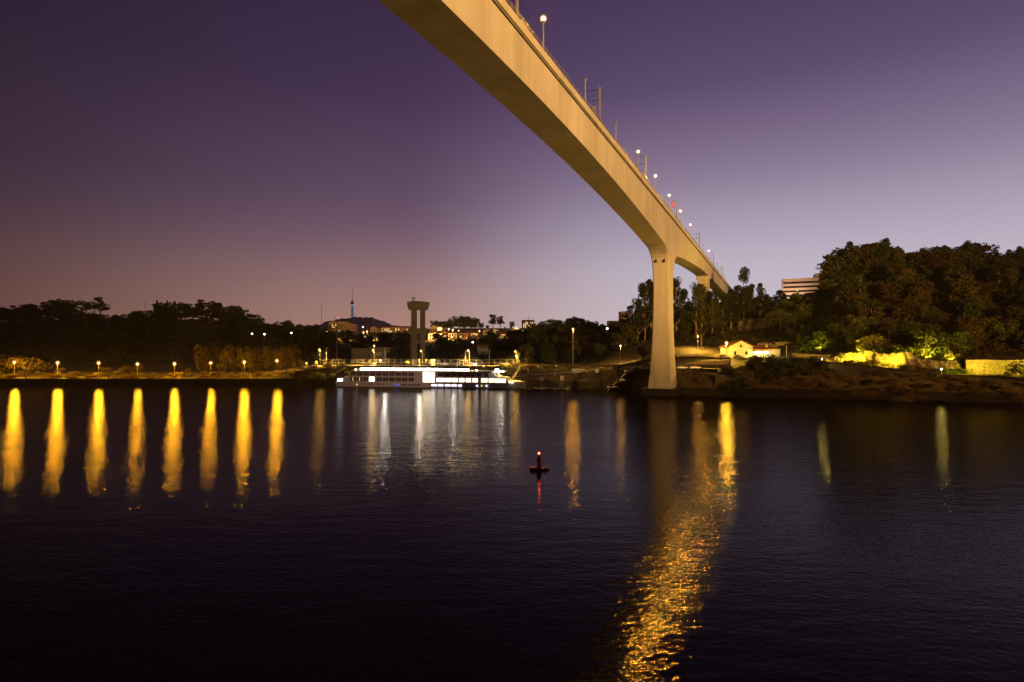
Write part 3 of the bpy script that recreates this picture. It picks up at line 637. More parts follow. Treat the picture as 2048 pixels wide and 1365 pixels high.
for px, t in ((1368, 612), (1385, 605), (1412, 600), (1436, 602), (1452, 600), (1470, 596), (1494, 590), (1512, 594), (1530, 602), (1546, 604), (1270, 625), (1292, 612), (1255, 634)):
    ttree('mass', px, t, 324 + rnd.uniform(-6, 6), 'leaf_dark', 'full dark tree in the mass behind the eucalypts', 'dark tree mass behind the eucalypts', wide=.95)
for px, Y, lb in ((1403, 272, 'tall bare pale trunk right of the pier'), (1424, 290, 'thin forked pale trunk in front of the wood'), (1432, 292, 'thin straight pale trunk in front of the wood')):
    ttree('euca', px, 600, Y, 'leaf', lb, 'eucalypts with visible pale trunks', bark='pale_bark', wide=.7)
# trees in front of the banded building
for px, t in ((1560, 580), (1552, 592), (1572, 604), (1590, 603), (1608, 602), (1628, 600), (1646, 596), (1664, 580)):
    ttree('mass', px, t, 375 + rnd.uniform(-8, 4), 'leaf_dark', 'dark tree below the banded office building', 'dark trees below the banded building', wide=1.1)
for k in range(22):
    Y = rnd.uniform(285, 350); px = rnd.uniform(1540, 1680); Y = 285+(Y-285)*.5
    tree(rnd.choice(['mass', 'feather']), X(px, Y), Y, rnd.uniform(7, 10), rnd.choice(['leaf', 'leaf_light', 'leaf']), 'leafy tree on the slope above the yellow house', 'trees on the slope above the yellow house', wide=1.2)
# right hill ridge
RR = [(1660, 545), (1672, 526), (1684, 506), (1694, 492), (1708, 488), (1724, 490), (1738, 485), (1752, 482), (1768, 481), (1782, 486), (1796, 500), (1812, 503), (1826, 500), (1842, 501), (1858, 499), (1872, 496), (1884, 494), (1896, 499), (1908, 498), (1924, 487), (1940, 486), (1955, 488), (1968, 510), (1982, 512), (1996, 509), (2010, 508), (2024, 502), (2038, 498), (2052, 496), (2070, 500), (2100, 505), (2140, 500), (2190, 505)]
for k, (px, t) in enumerate(RR):
    ttree(rnd.choice(['mass', 'mass', 'broad']), px, t, 330 + rnd.uniform(-8, 8), 'leaf_dry' if rnd.random() < .5 else 'leaf', ORD[k] + ' tree from the left along the top edge of the right hill', 'trees along the top edge of the right hill', wide=rnd.uniform(1.2, 1.5))
for px, t, kd in ((1682, 500, 'euca'), (1700, 485, 'euca'), (1746, 479, 'broad'), (1770, 478, 'euca'), (1848, 496, 'euca'), (1880, 490, 'broad'), (1890, 492, 'euca'), (1933, 483, 'euca'), (1950, 483, 'broad'), (2018, 500, 'euca'), (2040, 494, 'euca')):
    ttree(kd, px, t, 326 + rnd.uniform(-6, 6), 'leaf', 'ragged taller crown standing out of the right hill top line', 'taller crowns on the right hilltop', wide=rnd.uniform(.9, 1.2))
for px, Y in ((1588, 262), (1604, 255), (1622, 250), (1640, 246), (1580, 272), (1612, 268), (1648, 262), (1660, 240)):
    tree('mass', X(px, Y), Y, rnd.uniform(4.5, 7), rnd.choice(['leaf', 'leaf_light']), 'leafy low tree between the yellow house and the right hill', 'low trees between the yellow house and the hill', wide=1.1)
for k in range(104):
    t = (k+rnd.random())/104; px = rnd.uniform(1655, 2190); Y0 = float(np.interp(px, [1655, 1745, 1936, 2190], [232, 222, 211, 199])); Y = Y0 + t*(322-Y0)
    kind = rnd.choice(['mass', 'mass', 'feather']) if t < .35 else rnd.choice(['mass', 'mass', 'mass', 'mass', 'euca'])
    tree(kind, X(px, Y), Y, rnd.uniform(8, 12) if kind != 'euca' else rnd.uniform(13, 16), rnd.choice(['leaf_dry', 'leaf_dry', 'leaf']) if t > .3 else rnd.choice(['leaf', 'leaf_light', 'leaf_dry']), 'tree in the dense wood covering the right hillside', 'trees in the wood on the right hillside', wide=rnd.uniform(1.05, 1.4), bark=rnd.choice(['bark', 'pale_bark']))
for px, t, Y, lb in ((1560, 612, 285, 'feathery light tree left of centre above the yellow house'), (1588, 628, 282, 'feathery tree directly above the yellow house porch'), (1540, 630, 292, 'loose tree beside the old stone retaining wall'), (1620, 640, 275, 'feathery tree halfway between the yellow house and the right hill'), (1672, 640, 250, 'big feathery pale tree at the left foot of the right hill'), (1706, 650, 246, 'second big feathery tree at the foot of the right hill'), (1740, 668, 238, 'bright leafy tree above the lamp-lit bank'), (1765, 684, 232, 'leafy tree hanging over the brightest lit bank')):
    ttree('feather', px, t, Y, 'leaf_light', lb, 'feathery trees at the foot of the right hill', wide=1.3)
# undergrowth covering the hillsides
def undergrowth(label, boxes, n, leaf, seed):
    r_ = random.Random(seed); m = MB(); tot = sum(b_[4] for b_ in boxes)
    for (p0, p1, y0, y1, w_) in boxes:
        k = int(n*w_/tot); px = np.array([r_.uniform(p0, p1) for _ in range(k)]); Y = np.array([r_.uniform(y0, y1) for _ in range(k)]); xs = (px-CX)*Y/F
        zs = np.concatenate([hs(xs[i:i+2000], Y[i:i+2000]) for i in range(0, k, 2000)])
        lump = 1.3 + 1.3*np.sin(xs*.55+np.sin(Y*.4)*1.7)*np.sin(Y*.47+xs*.13)
        for x, y, z, l_ in zip(xs, Y, zs, lump):
            p = Vector((x, y, z + max(.15, l_)*r_.random()**.5)); a = Vector((r_.gauss(0, 1), r_.gauss(0, 1), r_.gauss(0, .7))).normalized(); q = a.orthogonal().normalized(); q.rotate(Matrix.Rotation(r_.random()*6.28, 3, a)); s = r_.uniform(.3, .62); m.quad(p-a*s, p-q*s*.6, p+a*s, p+q*s*.6)
    tag(m.build('undergrowth', M[leaf]), label, 'undergrowth', kind='stuff')
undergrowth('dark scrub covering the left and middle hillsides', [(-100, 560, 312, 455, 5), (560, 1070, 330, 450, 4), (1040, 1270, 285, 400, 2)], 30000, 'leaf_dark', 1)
undergrowth('scrub covering the hillside behind the pier and the yellow house', [(1240, 1480, 282, 345, 2), (1480, 1720, 262, 380, 3), (1590, 1730, 236, 266, 1.6)], 21000, 'leaf', 2)
undergrowth('brownish scrub covering the right hillside', [(1660, 2180, 228, 350, 3), (1700, 2180, 209, 234, 1.6)], 36000, 'leaf_dry', 3)
# lit shrubs over the right wall and path
for k in range(34):
    px = 1690 + k*13 + rnd.uniform(-4, 4); Y = float(np.interp(px, [1700, 2048, 2200], [222, 200, 196]))
    if 1930 < px: Y += 6
    ttree('bush', px, float(np.interp(px, [1700, 1760, 1850, 1935, 2050], [700, 698, 712, 712, 708])) + rnd.uniform(-5, 6), Y, rnd.choice(['leaf_light', 'leaf_light', 'leaf']), 'lamp-lit shrub at the foot of the right hill', 'lamp-lit shrubs at the foot of the right hill', cat='bush', wide=1.5)
    if k % 2: ttree('bush', px+4, float(np.interp(px, [1700, 1760, 1850, 1935, 2050], [688, 684, 698, 700, 694])) + rnd.uniform(-5, 6), Y+4, 'leaf_light', 'lamp-lit shrub at the foot of the right hill', 'lamp-lit shrubs at the foot of the right hill', cat='bush', wide=1.2)
# dark bushes on the slope in front of the yellow house
for k in range(64):
    Y = rnd.uniform(200, 217); px = rnd.uniform(1440, 1650); g0 = h(X(px, Y), Y)
    tree('bush', X(px, Y), Y, rnd.uniform(2.4, 3.6), rnd.choice(['leaf', 'leaf_dark']), 'dark bush in the thicket in front of the yellow house', 'thicket in front of the yellow house', cat='bush', wide=1.2)
for px, t in ((1505, 712), (1515, 708), (1540, 708), (1548, 712), (1572, 713), (1590, 710), (1602, 713), (1628, 712), (1640, 716)):
    ttree('bush', px, t, 219, 'leaf', 'taller dark bush standing out against the lit house and wall', 'taller dark bushes before the lit house', cat='bush', wide=1.2)
# embankment shrubs behind the ship
for k in range(70):
    px = rnd.uniform(590, 1060); Y = rnd.uniform(265, 273.5)
    tree('bush', X(px, Y), Y, rnd.uniform(1.0, 2.2), rnd.choice(['leaf_lit', 'leaf_lit', 'leaf_dry', 'leaf_light']), 'scrubby bush on the lit embankment behind the river ship', 'scrub on the embankment behind the ship', cat='bush', wide=1.5)
tree('bush', X(638, 264), 264, 5.6, 'leaf', 'big dark rounded bush just left of the ship stern', None, cat='bush', wide=1.3)
# rank grass on the banks
for k in range(150):
    px = rnd.uniform(1040, 2060); x = X(px, 200); sx = shore(X(px, 215))
    Y = sx + 6 + rnd.uniform(0, 9); 
    tree('tuft', X(px, Y), Y, rnd.uniform(.9, 1.9), 'grasst', 'dry grass clump on the right river bank', 'dry grass clumps on the right bank', cat='grass clump', wide=1.9)
for k in range(60):
    px = rnd.uniform(1480, 2060); Y = shore(X(px, 205)) + rnd.uniform(5, 14)
    tree('bush', X(px, Y), Y, rnd.uniform(.9, 2.0), rnd.choice(['leaf', 'leaf_dry', 'leaf_dark']), 'low dark scrub bush on the right river bank below the path', 'scrub on the right bank below the path', cat='bush', wide=1.7)
for k in range(90):
    px = rnd.uniform(0, 660); Y = shore(X(px, 262)) + 6 + rnd.uniform(0, 4)
    tree('tuft', X(px, Y), Y, rnd.uniform(.7, 1.5), 'grasst', 'dry grass clump on the left river bank', 'dry grass clumps on the left bank', cat='grass clump', wide=2.0)

# ------------------------------------------------------------------ roads, walls, fences
def ribbon(name, pts, wid, m, label, lift=.12):
    g = MB(); q = []
    for i in range(len(pts)-1):
        (a, ya), (b, yb) = pts[i], pts[i+1]; n = 14
        for t in range(n + (i == len(pts)-2)):
            f = t/n; q.append((a+(b-a)*f, ya+(yb-ya)*f))
    for i, (x, y) in enumerate(q):
        x2, y2 = q[min(i+1, len(q)-1)]; x1, y1 = q[max(i-1, 0)]; d = Vector((x2-x1, y2-y1)).normalized()
        z = max(h(x-d.y*wid*t, y+d.x*wid*t) for t in (-.5, 0, .5)) + lift
        for t in (-.5, .5): g.v.append((x-d.y*wid*t, y+d.x*wid*t, z))
    for i in range(len(q)-1): a = i*2; g.f.append((a, a+1, a+3, a+2)); g.m.append(0)
    tag(g.build(name, m, smooth=True), label, kind='structure')
def XY(*a): return [(X(px, Y), Y) for px, Y in a]
ribbon('towpath', XY((-200, 266), (0, 266), (300, 266), (560, 267)), 2.4, M['gravel'], 'narrow lit towpath along the left bank')
ribbon('promenade', XY((600, 277), (760, 277), (900, 277), (1060, 274)), 8, M['gravel'], 'lit riverside promenade above the ship')
ribbon('road', XY((1200, 246), (1290, 246), (1400, 244), (1460, 241), (1560, 236), (1630, 225)), 6, M['gravel'], 'lit road climbing past the pier to the yellow house')
ribbon('path', XY((1640, 220), (1720, 213), (1800, 205), (1900, 196), (2048, 187), (2200, 182)), 5, M['gravel'], 'riverside path along the lit stone wall on the right')
ribbon('parking', XY((1215, 229), (1300, 227), (1400, 222), (1462, 215)), 7, M['asphalt'], 'dark parking strip by the foot of the pier')
def wall(name, label, a, b, z0a, z0b, za, zb, th, m, group=None, cat='wall'):
    (xa, ya), (xb, yb) = a, b; d = Vector((xb-xa, yb-ya, 0)); Ln = d.length
    t = tag(bpy.data.objects.new(name, None), None); bpy.data.objects.remove(t)
    g = MB(); n = max(2, int(Ln/3)); top = [(Ln*i/n, (za+(zb-za)*i/n) + rnd.uniform(-.06, .06)) for i in range(n+1)]
    zz = min(z0a, z0b)
    g.prism([(0, z0a-.8)] + [(Ln, z0b-.8)] + list(reversed(top)), 0, th)
    o = g.build(name, m); o.location = (xa, ya, 0); o.rotation_euler = (0, 0, math.atan2(d.y, d.x)); return tag(o, label, cat, group)
def wpx(name, label, p0, p1, Y0, Y1, m, th=.7, **k):      # p0 = (px, top, base)
    a = P(p0[0], p0[1], Y0); b = P(p1[0], p1[1], Y1)
    return wall(name, label, (a.x, Y0), (b.x, Y1), P(p0[0], p0[2], Y0).z, P(p1[0], p1[2], Y1).z, a.z, b.z, th, m, **k)
wpx('stone_wall', 'tall yellow-lit stone wall at the right edge of the photo', (1932, 720, 752), (2130, 721, 762), 197, 188, M['stone'], 1.0)
def rockbank(label, pts, m):                             # pts: (px, top, base, Y)
    g = MB(); n = 70; mm = 7
    for i in range(n+1):
        px = pts[0][0] + (pts[-1][0]-pts[0][0])*i/n
        t, bs, Y = (float(np.interp(px, [q[0] for q in pts], [q[k] for q in pts])) for k in (1, 2, 3))
        jt = 1.6*math.sin(px*.11) + 1.2*math.sin(px*.37) + rnd.uniform(-.8, .8)
        for j in range(mm+1):
            f = j/mm; v = P(px, bs+(t+jt*f-bs)*f, Y); d = 3.2*f**1.3 + rnd.uniform(-.45, .45) + .8*math.sin(px*.23+f*3)
            g.v.append((v.x + rnd.uniform(-.2, .2), Y+d, v.z + (d*(HZ-(bs+(t-bs)*f))/F*-1)*0 + rnd.uniform(-.15, .15) - (.8 if j == 0 else 0)))
        v = P(px, t, Y); g.v.append((v.x, Y+9, h(v.x, Y+9)-.5))
    w_ = mm+2
    for i in range(n):
        for j in range(mm+1): a = i*w_+j; g.f.append((a, a+w_, a+w_+1, a+1)); g.m.append(0)
    tag(g.build('rocky_bank', m), label, 'rock bank')
rockbank('lit rough rocky bank between the thicket and the stone wall', [(1655, 717, 728, 219), (1715, 706, 735, 215.5), (1745, 703, 741, 212), (1790, 709, 745, 208), (1830, 706, 747, 205), (1870, 722, 750, 202), (1936, 722, 752, 198)], M['stone'])
wpx('stone_wall', 'lit low stone wall right of the yellow house', (1585, 707, 720), (1660, 711, 725), 233, 224, M['stone'], .6)
wpx('stone_wall', 'tall old retaining wall with dark ivy up among the trees', (1478, 642, 668), (1545, 634, 676), 306, 300, M['stone'], 1.2)
wpx('stone_wall', 'low terrace wall just behind the yellow house roof', (1515, 687, 697), (1600, 682, 692), 266, 262, M['stone'], .6)
wpx('stone_wall', 'dark retaining wall between the road and the parked cars', (1362, 729, 738), (1462, 719, 738), 233, 226, M['stone'], .6)
wpx('stone_wall', 'pale roadside wall rising from the pier to the house lamp', (1362, 710, 719), (1450, 707, 716), 247, 246, M['stone'], .5)
wpx('stone_wall', 'long dark low wall behind the cars left of the pier', (1225, 730, 737), (1300, 727, 737), 236, 235, M['old_concrete'], .5)
wpx('concrete_wall', 'pale short concrete wall at the upper end of the gangway', (1144, 738, 742), (1170, 738.5, 742), 250, 249, M['plaster_white'], .4)
wpx('concrete_wall', 'pale concrete block at the lower right of the pier', (1430, 750, 780), (1452, 752, 780), 205, 203, M['old_concrete'], 1.0)
wpx('concrete_wall', 'broken white wall fragment beside the thicket', (1436, 738, 746), (1446, 738, 746), 215, 214, M['plaster_white'], .4)
for px, t, b, Y, lb in ((1490, 640, 668, 303.4, 'narrow dark ivy strip on the old retaining wall'), (1508, 636, 672, 301.8, 'wide dark ivy column on the old retaining wall')):
    m = MB(); r_ = random.Random(px); p = P(px, (t+b)/2, Y); hz = (b-t)*Y/F/2
    for k in range(6): leaves(m, (r_.uniform(-1, 1), -.2, -hz + 2*hz*k/5), 1.3, .35, 1.2, 90, .3, r_)
    o = m.build('ivy', M['leaf_dark']); o.location = p; tag(o, lb, 'ivy')
m = MB(); r_ = random.Random(5); p = P(2035, 740, 186.5)
for k in range(16): leaves(m, (r_.uniform(-3.4, 4), .0, r_.uniform(-2.4, 2.4)), 1.2, .3, 1.1, 80, .26, r_)
o = m.build('ivy', M['leaf_light']); o.location = (p.x, 187.6, p.z); tag(o, 'bright green ivy covering the right end of the lit stone wall', 'ivy')

for p0, p1, lb in ((-300, 290, 'left half of the long dark quay wall under the left lamps'), (290, 596, 'right half of the long dark quay wall under the left lamps')):
    wall('quay_wall', lb, (X(p0, 261.4), 261.4), (X(p1, 261.4), 261.4), 0, 0, 3.35, 3.35, .7, M['quay'])
def rail_fence():
    t = thing('riverside_rail', 'long dark horizontal rail on spaced posts below the left lamps', 'fence', (0, 0, 0))
    pts = [P(px, y, 263) for px, y in ((-260, 740), (-80, 741), (0, 741.5), (200, 742), (400, 742), (500, 739), (590, 736))]
    m = MB()
    for i in range(len(pts)-1):
        m.tube([pts[i], pts[i+1]], .17, 6)
    m.build('top_rail', M['rail'], t)
    for px in (-180, -103, -26, 51, 135, 217, 295, 369, 440, 508, 574):
        y = np.interp(px, [-260, 0, 400, 500, 590], [740, 741.5, 742, 739, 736]); p = P(px, y, 263.0)
        q = MB(); q.box(p.x-.22, p.x+.22, 262.8, 263.2, h(p.x, 263)-.5, p.z-.1); q.build('post', M['rail'], t)
rail_fence()
pf = thing('mesh_fence', 'long pale post fence along the promenade behind the ship', 'fence', (0, 0, 0))
tr_ = MB()
xs_ = list(np.arange(X(640, 283), X(1060, 283), 3.1))
for z in (2.9, 1.5):
    for i in range(len(xs_)-1): tr_.tube([(xs_[i], 283, h(xs_[i], 283)+z), (xs_[i+1], 283, h(xs_[i+1], 283)+z)], .03, 4)
tr_.build('fence_wire', M['galv'], pf)
for x in xs_:
    g0 = h(x, 283); MB().box(x-.05, x+.05, 282.95, 283.05, g0-.3, g0+3).build('post', M['galv'], pf)
for px, w_, lb in ((675, 26, 'steel goal frame left of the mooring mast on the quay'), (716, 20, 'steel frame on the quay in front of the grey warehouse'), (870, 20, 'pale steel frame below the twin-pillar tower'), (927, 16, 'yellow barrier frame beside the pair of lamp posts')):
    x = X(px, 281); g0 = h(x, 281); t = thing('barrier_frame', lb, 'barrier', (x, 281, g0), 0, 'steel frames on the quay'); W = w_*281/F
    for s in (-1, 1): MB().box(s*W/2-.07, s*W/2+.07, -.07, .07, -.2, 2.6).build('upright', M['galv'], t)
    for z in (1.3, 2.6): MB().box(-W/2, W/2, -.05, .05, z-.06, z+.06).build('crossbar', M['galv'], t)

for k in range(26):
    px = 1690 + k*10 + rnd.uniform(-5, 5); Y = float(np.interp(px, [1655, 1745, 1830, 1936], [217, 211, 204.5, 197])) + rnd.uniform(-.5, 2)
    tree('tuft' if k % 3 else 'bush', X(px, Y), Y, rnd.uniform(1.1, 2.6), rnd.choice(['grasst', 'leaf_light', 'grasst']), 'lit weed clump sprouting from the rocky bank', 'weeds on the lit rocky bank', cat='weed clump', wide=1.4)
# ------------------------------------------------------------------ street lamps
def lamp(px, py, Y, label, group, col=SOD, power=900, glow='sodium_halo', r=.32, arm=0, pole=True, hgt=None, prad=.09, down=0):
    p = P(px, py, Y); g0 = h(p.x, Y) if hgt is None else p.z-hgt
    hh = p.z - g0
    t = thing('street_lamp', label, 'lamp', (p.x, Y, g0), 0, group)
    MB().tube([(arm, 0, -.3), (arm, 0, hh-.25)], [prad, prad*.7], 8).build('pole', M['galv'], t)
    if arm: MB().tube([(arm, 0, hh-.25), (arm*.5, 0, hh+.3), (0, 0, hh+.32)], [.06, .05, .05], 6).build('arm', M['galv'], t)
    hd = MB(); hd.tube([(0, 0, hh+r*1.62), (0, 0, hh+r*1.8), (0, 0, hh+r*1.95)], [r*.7, r*.6, r*.2], 10); hd.build('lamp_hood', M['metal'], t)
    shell = glow in ('sodium_halo', 'warm_halo')
    gb_ = MB().ball((0, 0, hh), r*(1.6 if shell else .9), 14, 9).build('glow_globe', M[glow], t)  # shell lamps get an oversized ball as painted glow halo
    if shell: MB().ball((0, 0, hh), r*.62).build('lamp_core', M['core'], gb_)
    if shell and Y < 300:                              # added river-aimed spot strengthens the water streaks, sparing the bank
        light(t, (0, 0, hh), power*.22, col, r*1.3)
        light(t, (0, 0, hh), power, col, r*1.35, 'SPOT', aim=(-p.x*.12, -20, hh-2.2), size=R(84), blend=.3)
    else: light(t, (0, 0, hh), power, col, r*(1.35 if shell else .95))
    if down: light(t, (0, -.2, hh-.3), down, (1, .56, .09), .25, 'SPOT', aim=(0, -.4, hh-9), size=R(152), blend=.35)
    return t
LL = [(28.7, 725), (115.2, 726), (197.3, 726.6), (275, 728.6), (349, 728), (421.6, 726.4), (488.4, 724.5), (553.8, 722)]
ordn = ['leftmost', 'second from left', 'third from left', 'fourth from left', 'fifth from left', 'sixth from left', 'seventh from left', 'eighth, nearest the dark rounded bush,']
for k, (px, py) in enumerate(LL):
    lamp(px, py, 268, f'{ordn[k]} of the eight orange lamps along the left bank', 'eight orange lamps on the left bank', power=[98000, 104000, 84000, 46000, 90000, 54000, 98000, 86000][k], r=.6, down=0)
lamp(-60, 725, 268, 'orange bank lamp just outside the left edge', 'eight orange lamps on the left bank', power=20000, r=.6)
MIDL = [(638.8, 699.8, 279, 'first promenade lamp, left of the tall mooring mast', .3), (746, 701, 279, 'promenade lamp in front of the grey warehouse', .6), (842, 702.6, 279, 'promenade lamp in front of the twin-pillar tower', .8), (936.3, 701.8, 279, 'promenade lamp on the right post of a close pair', .5), (1030.6, 703.6, 277, 'promenade lamp glowing inside a small leafy tree', .6)]
for px, py, Y, lb, arm in MIDL: lamp(px, py, Y, lb, 'promenade lamps above the ship', power=8500, col=(1, .54, .05), r=.42, arm=arm, down=120000)
lamp(748.4, 692.2, 300, 'higher street lamp just above the warehouse promenade lamp', None, power=3000, col=(1, .60, .18), r=.36)
for px, top, Y, lb in ((652.6, 696, 280, 'thin unlit pole right of the first promenade lamp'), (770, 697, 280, 'thin unlit pole right of the grey warehouse'), (931, 702, 280, 'unlit left post of the close pair of lamp posts'), (979, 699, 290, 'dim grey pole on the quay right of the car headlights')):
    p = P(px, top, Y); t = thing('lamp_pole', lb, 'pole', (p.x, Y, h(p.x, Y)), 0, 'unlit poles on the quay'); MB().tube([(0, 0, -.3), (0, 0, p.z-h(p.x, Y))], [.11, .07], 7).build('pole', M['galv'], t); MB().tube([(0, 0, p.z-h(p.x, Y)-.1), (.9, -.2, p.z-h(p.x, Y)+.1)], [.06, .05], 6).build('arm', M['galv'], t)
for px, py, Y, lb, kk in ((760.5, 721.8, 274, 'small white lamp on a thin post behind the ship', 'whiteglow'), (967.7, 732.3, 274, 'low warm lamp on the embankment edge right of the headlights', 'sodium_halo')):
    lamp(px, py, Y, lb, None, col=SODP, power=500, glow=kk, r=.26, prad=.05)
t = lamp(1146, 659, 262, 'tall mast with two stacked orange lamps left of the pier', None, power=32000, r=.46, prad=.13, down=30000)
p = P(1146, 665, 262); MB().ball((0, -.3, p.z - t.location.z), .32).build('glow_globe', M['sodium_halo'], t)
lamp(1214.5, 657.3, 330, 'white floodlight glowing in the trees left of the pier', None, power=900, glow='whiteglow', col=WHT, r=.5)
lamp(1241, 692, 243, 'orange lamp on a thin post on the slope left of the pier', None, power=8000, r=.34, down=16000, col=(1, .45, .06), prad=.06)
lamp(1396, 672.9, 262, 'orange lamp beside the tall bare trunk right of the pier', None, power=9000, r=.36, down=60000, col=(1, .48, .07))
lamp(1453, 686, 243, 'bright orange lamp at the left corner of the yellow house', None, power=100000, r=.5, down=16000, col=(1, .52, .03), prad=.16)
lamp(1577.6, 596.7, 390, 'small warm light at the foot of the banded building', None, power=36000, r=.40, glow='warm_halo', col=SODP)
lamp(1534.7, 602.2, 330, 'small reddish light among the treetops', None, power=500, r=.36, glow='warm_halo', col=(1, .45, .2))
# path bollard lamps on the right
def path_lamp(px, top, Y, label, lit):
    p = P(px, top, Y); g0 = h(p.x, Y); hh = p.z-g0
    t = thing('path_lamp', label, 'lamp', (p.x, Y, g0), 0, 'path lamps on the right bank')
    MB().tube([(0, 0, -.2), (0, 0, hh-.3)], .06, 7).build('pole', M['darkmetal'] if not lit else M['galv'], t)
    MB().tube([(0, 0, hh-.3), (0, 0, hh), (0, 0, hh+.1)], [.10, .34, .30], 10).build('lamp_hood', M['darkmetal'], t)
    if lit: MB().tube([(0, 0, hh-.62), (0, 0, hh-.32)], [.10, .16], 8).build('glow_globe', M['whiteglow'], t); light(t, (0, -.3, hh-.5), lit, YEL, .15)
    return t
path_lamp(1644, 716, 214, 'white-lit path lamp at the end of the dark thicket', 900)
path_lamp(1883, 736, 193, 'white-lit path lamp below the right hillside', 600)
for px, top, Y, lb, pwr, aim in ((1718, 716, 211, 'dark-backed path lamp shining on the brightest lit bank', 24000, (0, 14, 6.0)), (1795, 722, 204, 'dark-backed path lamp second from the brightest bank', 22000, (0, 14, 6.0)), (1968, 735, 189, 'dark-backed path lamp in front of the tall lit wall', 10000, (3, 14, 3)), (2095, 738, 184, 'dark-backed path lamp past the right edge', 12000, (0, 14, 3)), (1855, 724, 212, 'dark-backed path lamp under the right hill shrubs', 30000, (0, 14, 7))):
    t = path_lamp(px, top, Y, lb, 0); p = P(px, top, Y); hh = p.z - t.location.z
    MB().box(-.14, .14, .10, .26, hh-.45, hh-.1).build('lamp_lens', M['lens'], t)
    light(t, (0, .55, hh-.2), pwr, (1, .74, .03), .2, 'SPOT', aim=(aim[0], .45+aim[1], hh-.2+aim[2]), size=R(150), blend=.6)
for px, Y, pw_, lb in ((1722, 222, 34000, 'added hidden ground floodlight behind the brightest part of the rocky bank'), (1790, 216, 38000, 'added hidden ground floodlight behind the middle of the rocky bank'), (1862, 211, 24000, 'added hidden ground floodlight near the right end of the rocky bank'), (1908, 207, 26000, 'added hidden ground floodlight left of the tall lit stone wall'), (1640, 236, 12000, 'added hidden ground floodlight between the yellow house and the hill')):
    x = X(px, Y); g0 = h(x, Y); t = thing('added_ground_floodlight', lb, 'floodlight', (x, Y, g0+.1), 0, 'added ground floodlights at the foot of the right hill')
    MB().box(-.25, .25, -.2, .12, 0, .45).build('lamp_box', M['darkmetal'], t); MB().box(-.2, .2, .125, .14, .08, .38).build('lamp_lens', M['lens'], t)
    light(t, (0, .3, 2.2), pw_, (.92, .80, .04), .25, 'SPOT', aim=(0, 9, 8.5), size=R(140), blend=.7)  # added uplight, brightens shrubs and trees at the hill foot
# lamps of the hillside town
TOWN = [(640, 663.5, 470, 'left of the two lamps beside the orange block'), (653.4, 663.5, 470, 'right of the two lamps beside the orange block'), (727, 665, 470, 'larger lamp of the pair right of the orange block'), (734, 663.5, 480, 'smaller lamp of the pair right of the orange block'), (871.4, 669, 470, 'brightest town lamp right of the twin-pillar tower'), (889, 661.8, 500, 'first lamp of the row of four above the houses'), (897.6, 659, 505, 'second lamp of the row of four above the houses'), (905.6, 660.4, 505, 'third lamp of the row of four above the houses'), (917.3, 662.3, 505, 'fourth lamp of the row of four above the houses'), (903.3, 674.6, 468, 'lamp below the row of four, by a bright garage'), (958.8, 662.5, 520, 'pinkish lamp on a tall thin pole over the houses'), (1019.9, 671.7, 500, 'single orange lamp right of the white villas'), (1031, 663.5, 560, 'left lamp of the cluster under the far tower block'), (1036, 663, 566, 'middle lamp of the cluster under the far tower block'), (1045.5, 662, 560, 'right lamp of the cluster under the far tower block'), (1033, 656, 600, 'upper small lamp under the far tower block'), (630, 663, 480, 'small lamp left of the two orange block lamps')]
for px, py, Y, lb in TOWN:
    lamp(px, py, Y, lb, 'street lamps of the hillside town', power=30000 if px in (871.4, 903.3, 727) else 19000, down=130000, r=.8 if px in (871.4, 1019.9) else .62, col=(1, .52, .13), hgt=6.5)
for px, py, Y, lb in ((504, 668, 380, 'tiny white light low in the dark left wood'), (529, 669, 380, 'tiny dim light right of the white one in the left wood'), (582.5, 666.4, 400, 'tiny greenish light in the wood left of the orange block'), (726, 654.5, 560, 'tiny violet light left of the pointed cypress'), (945.5, 685, 400, 'tiny white light under the hillside houses')):
    lamp(px, py, Y, lb, None, power=60, r=.42, glow='whiteglow', col=WHT, hgt=3.5)
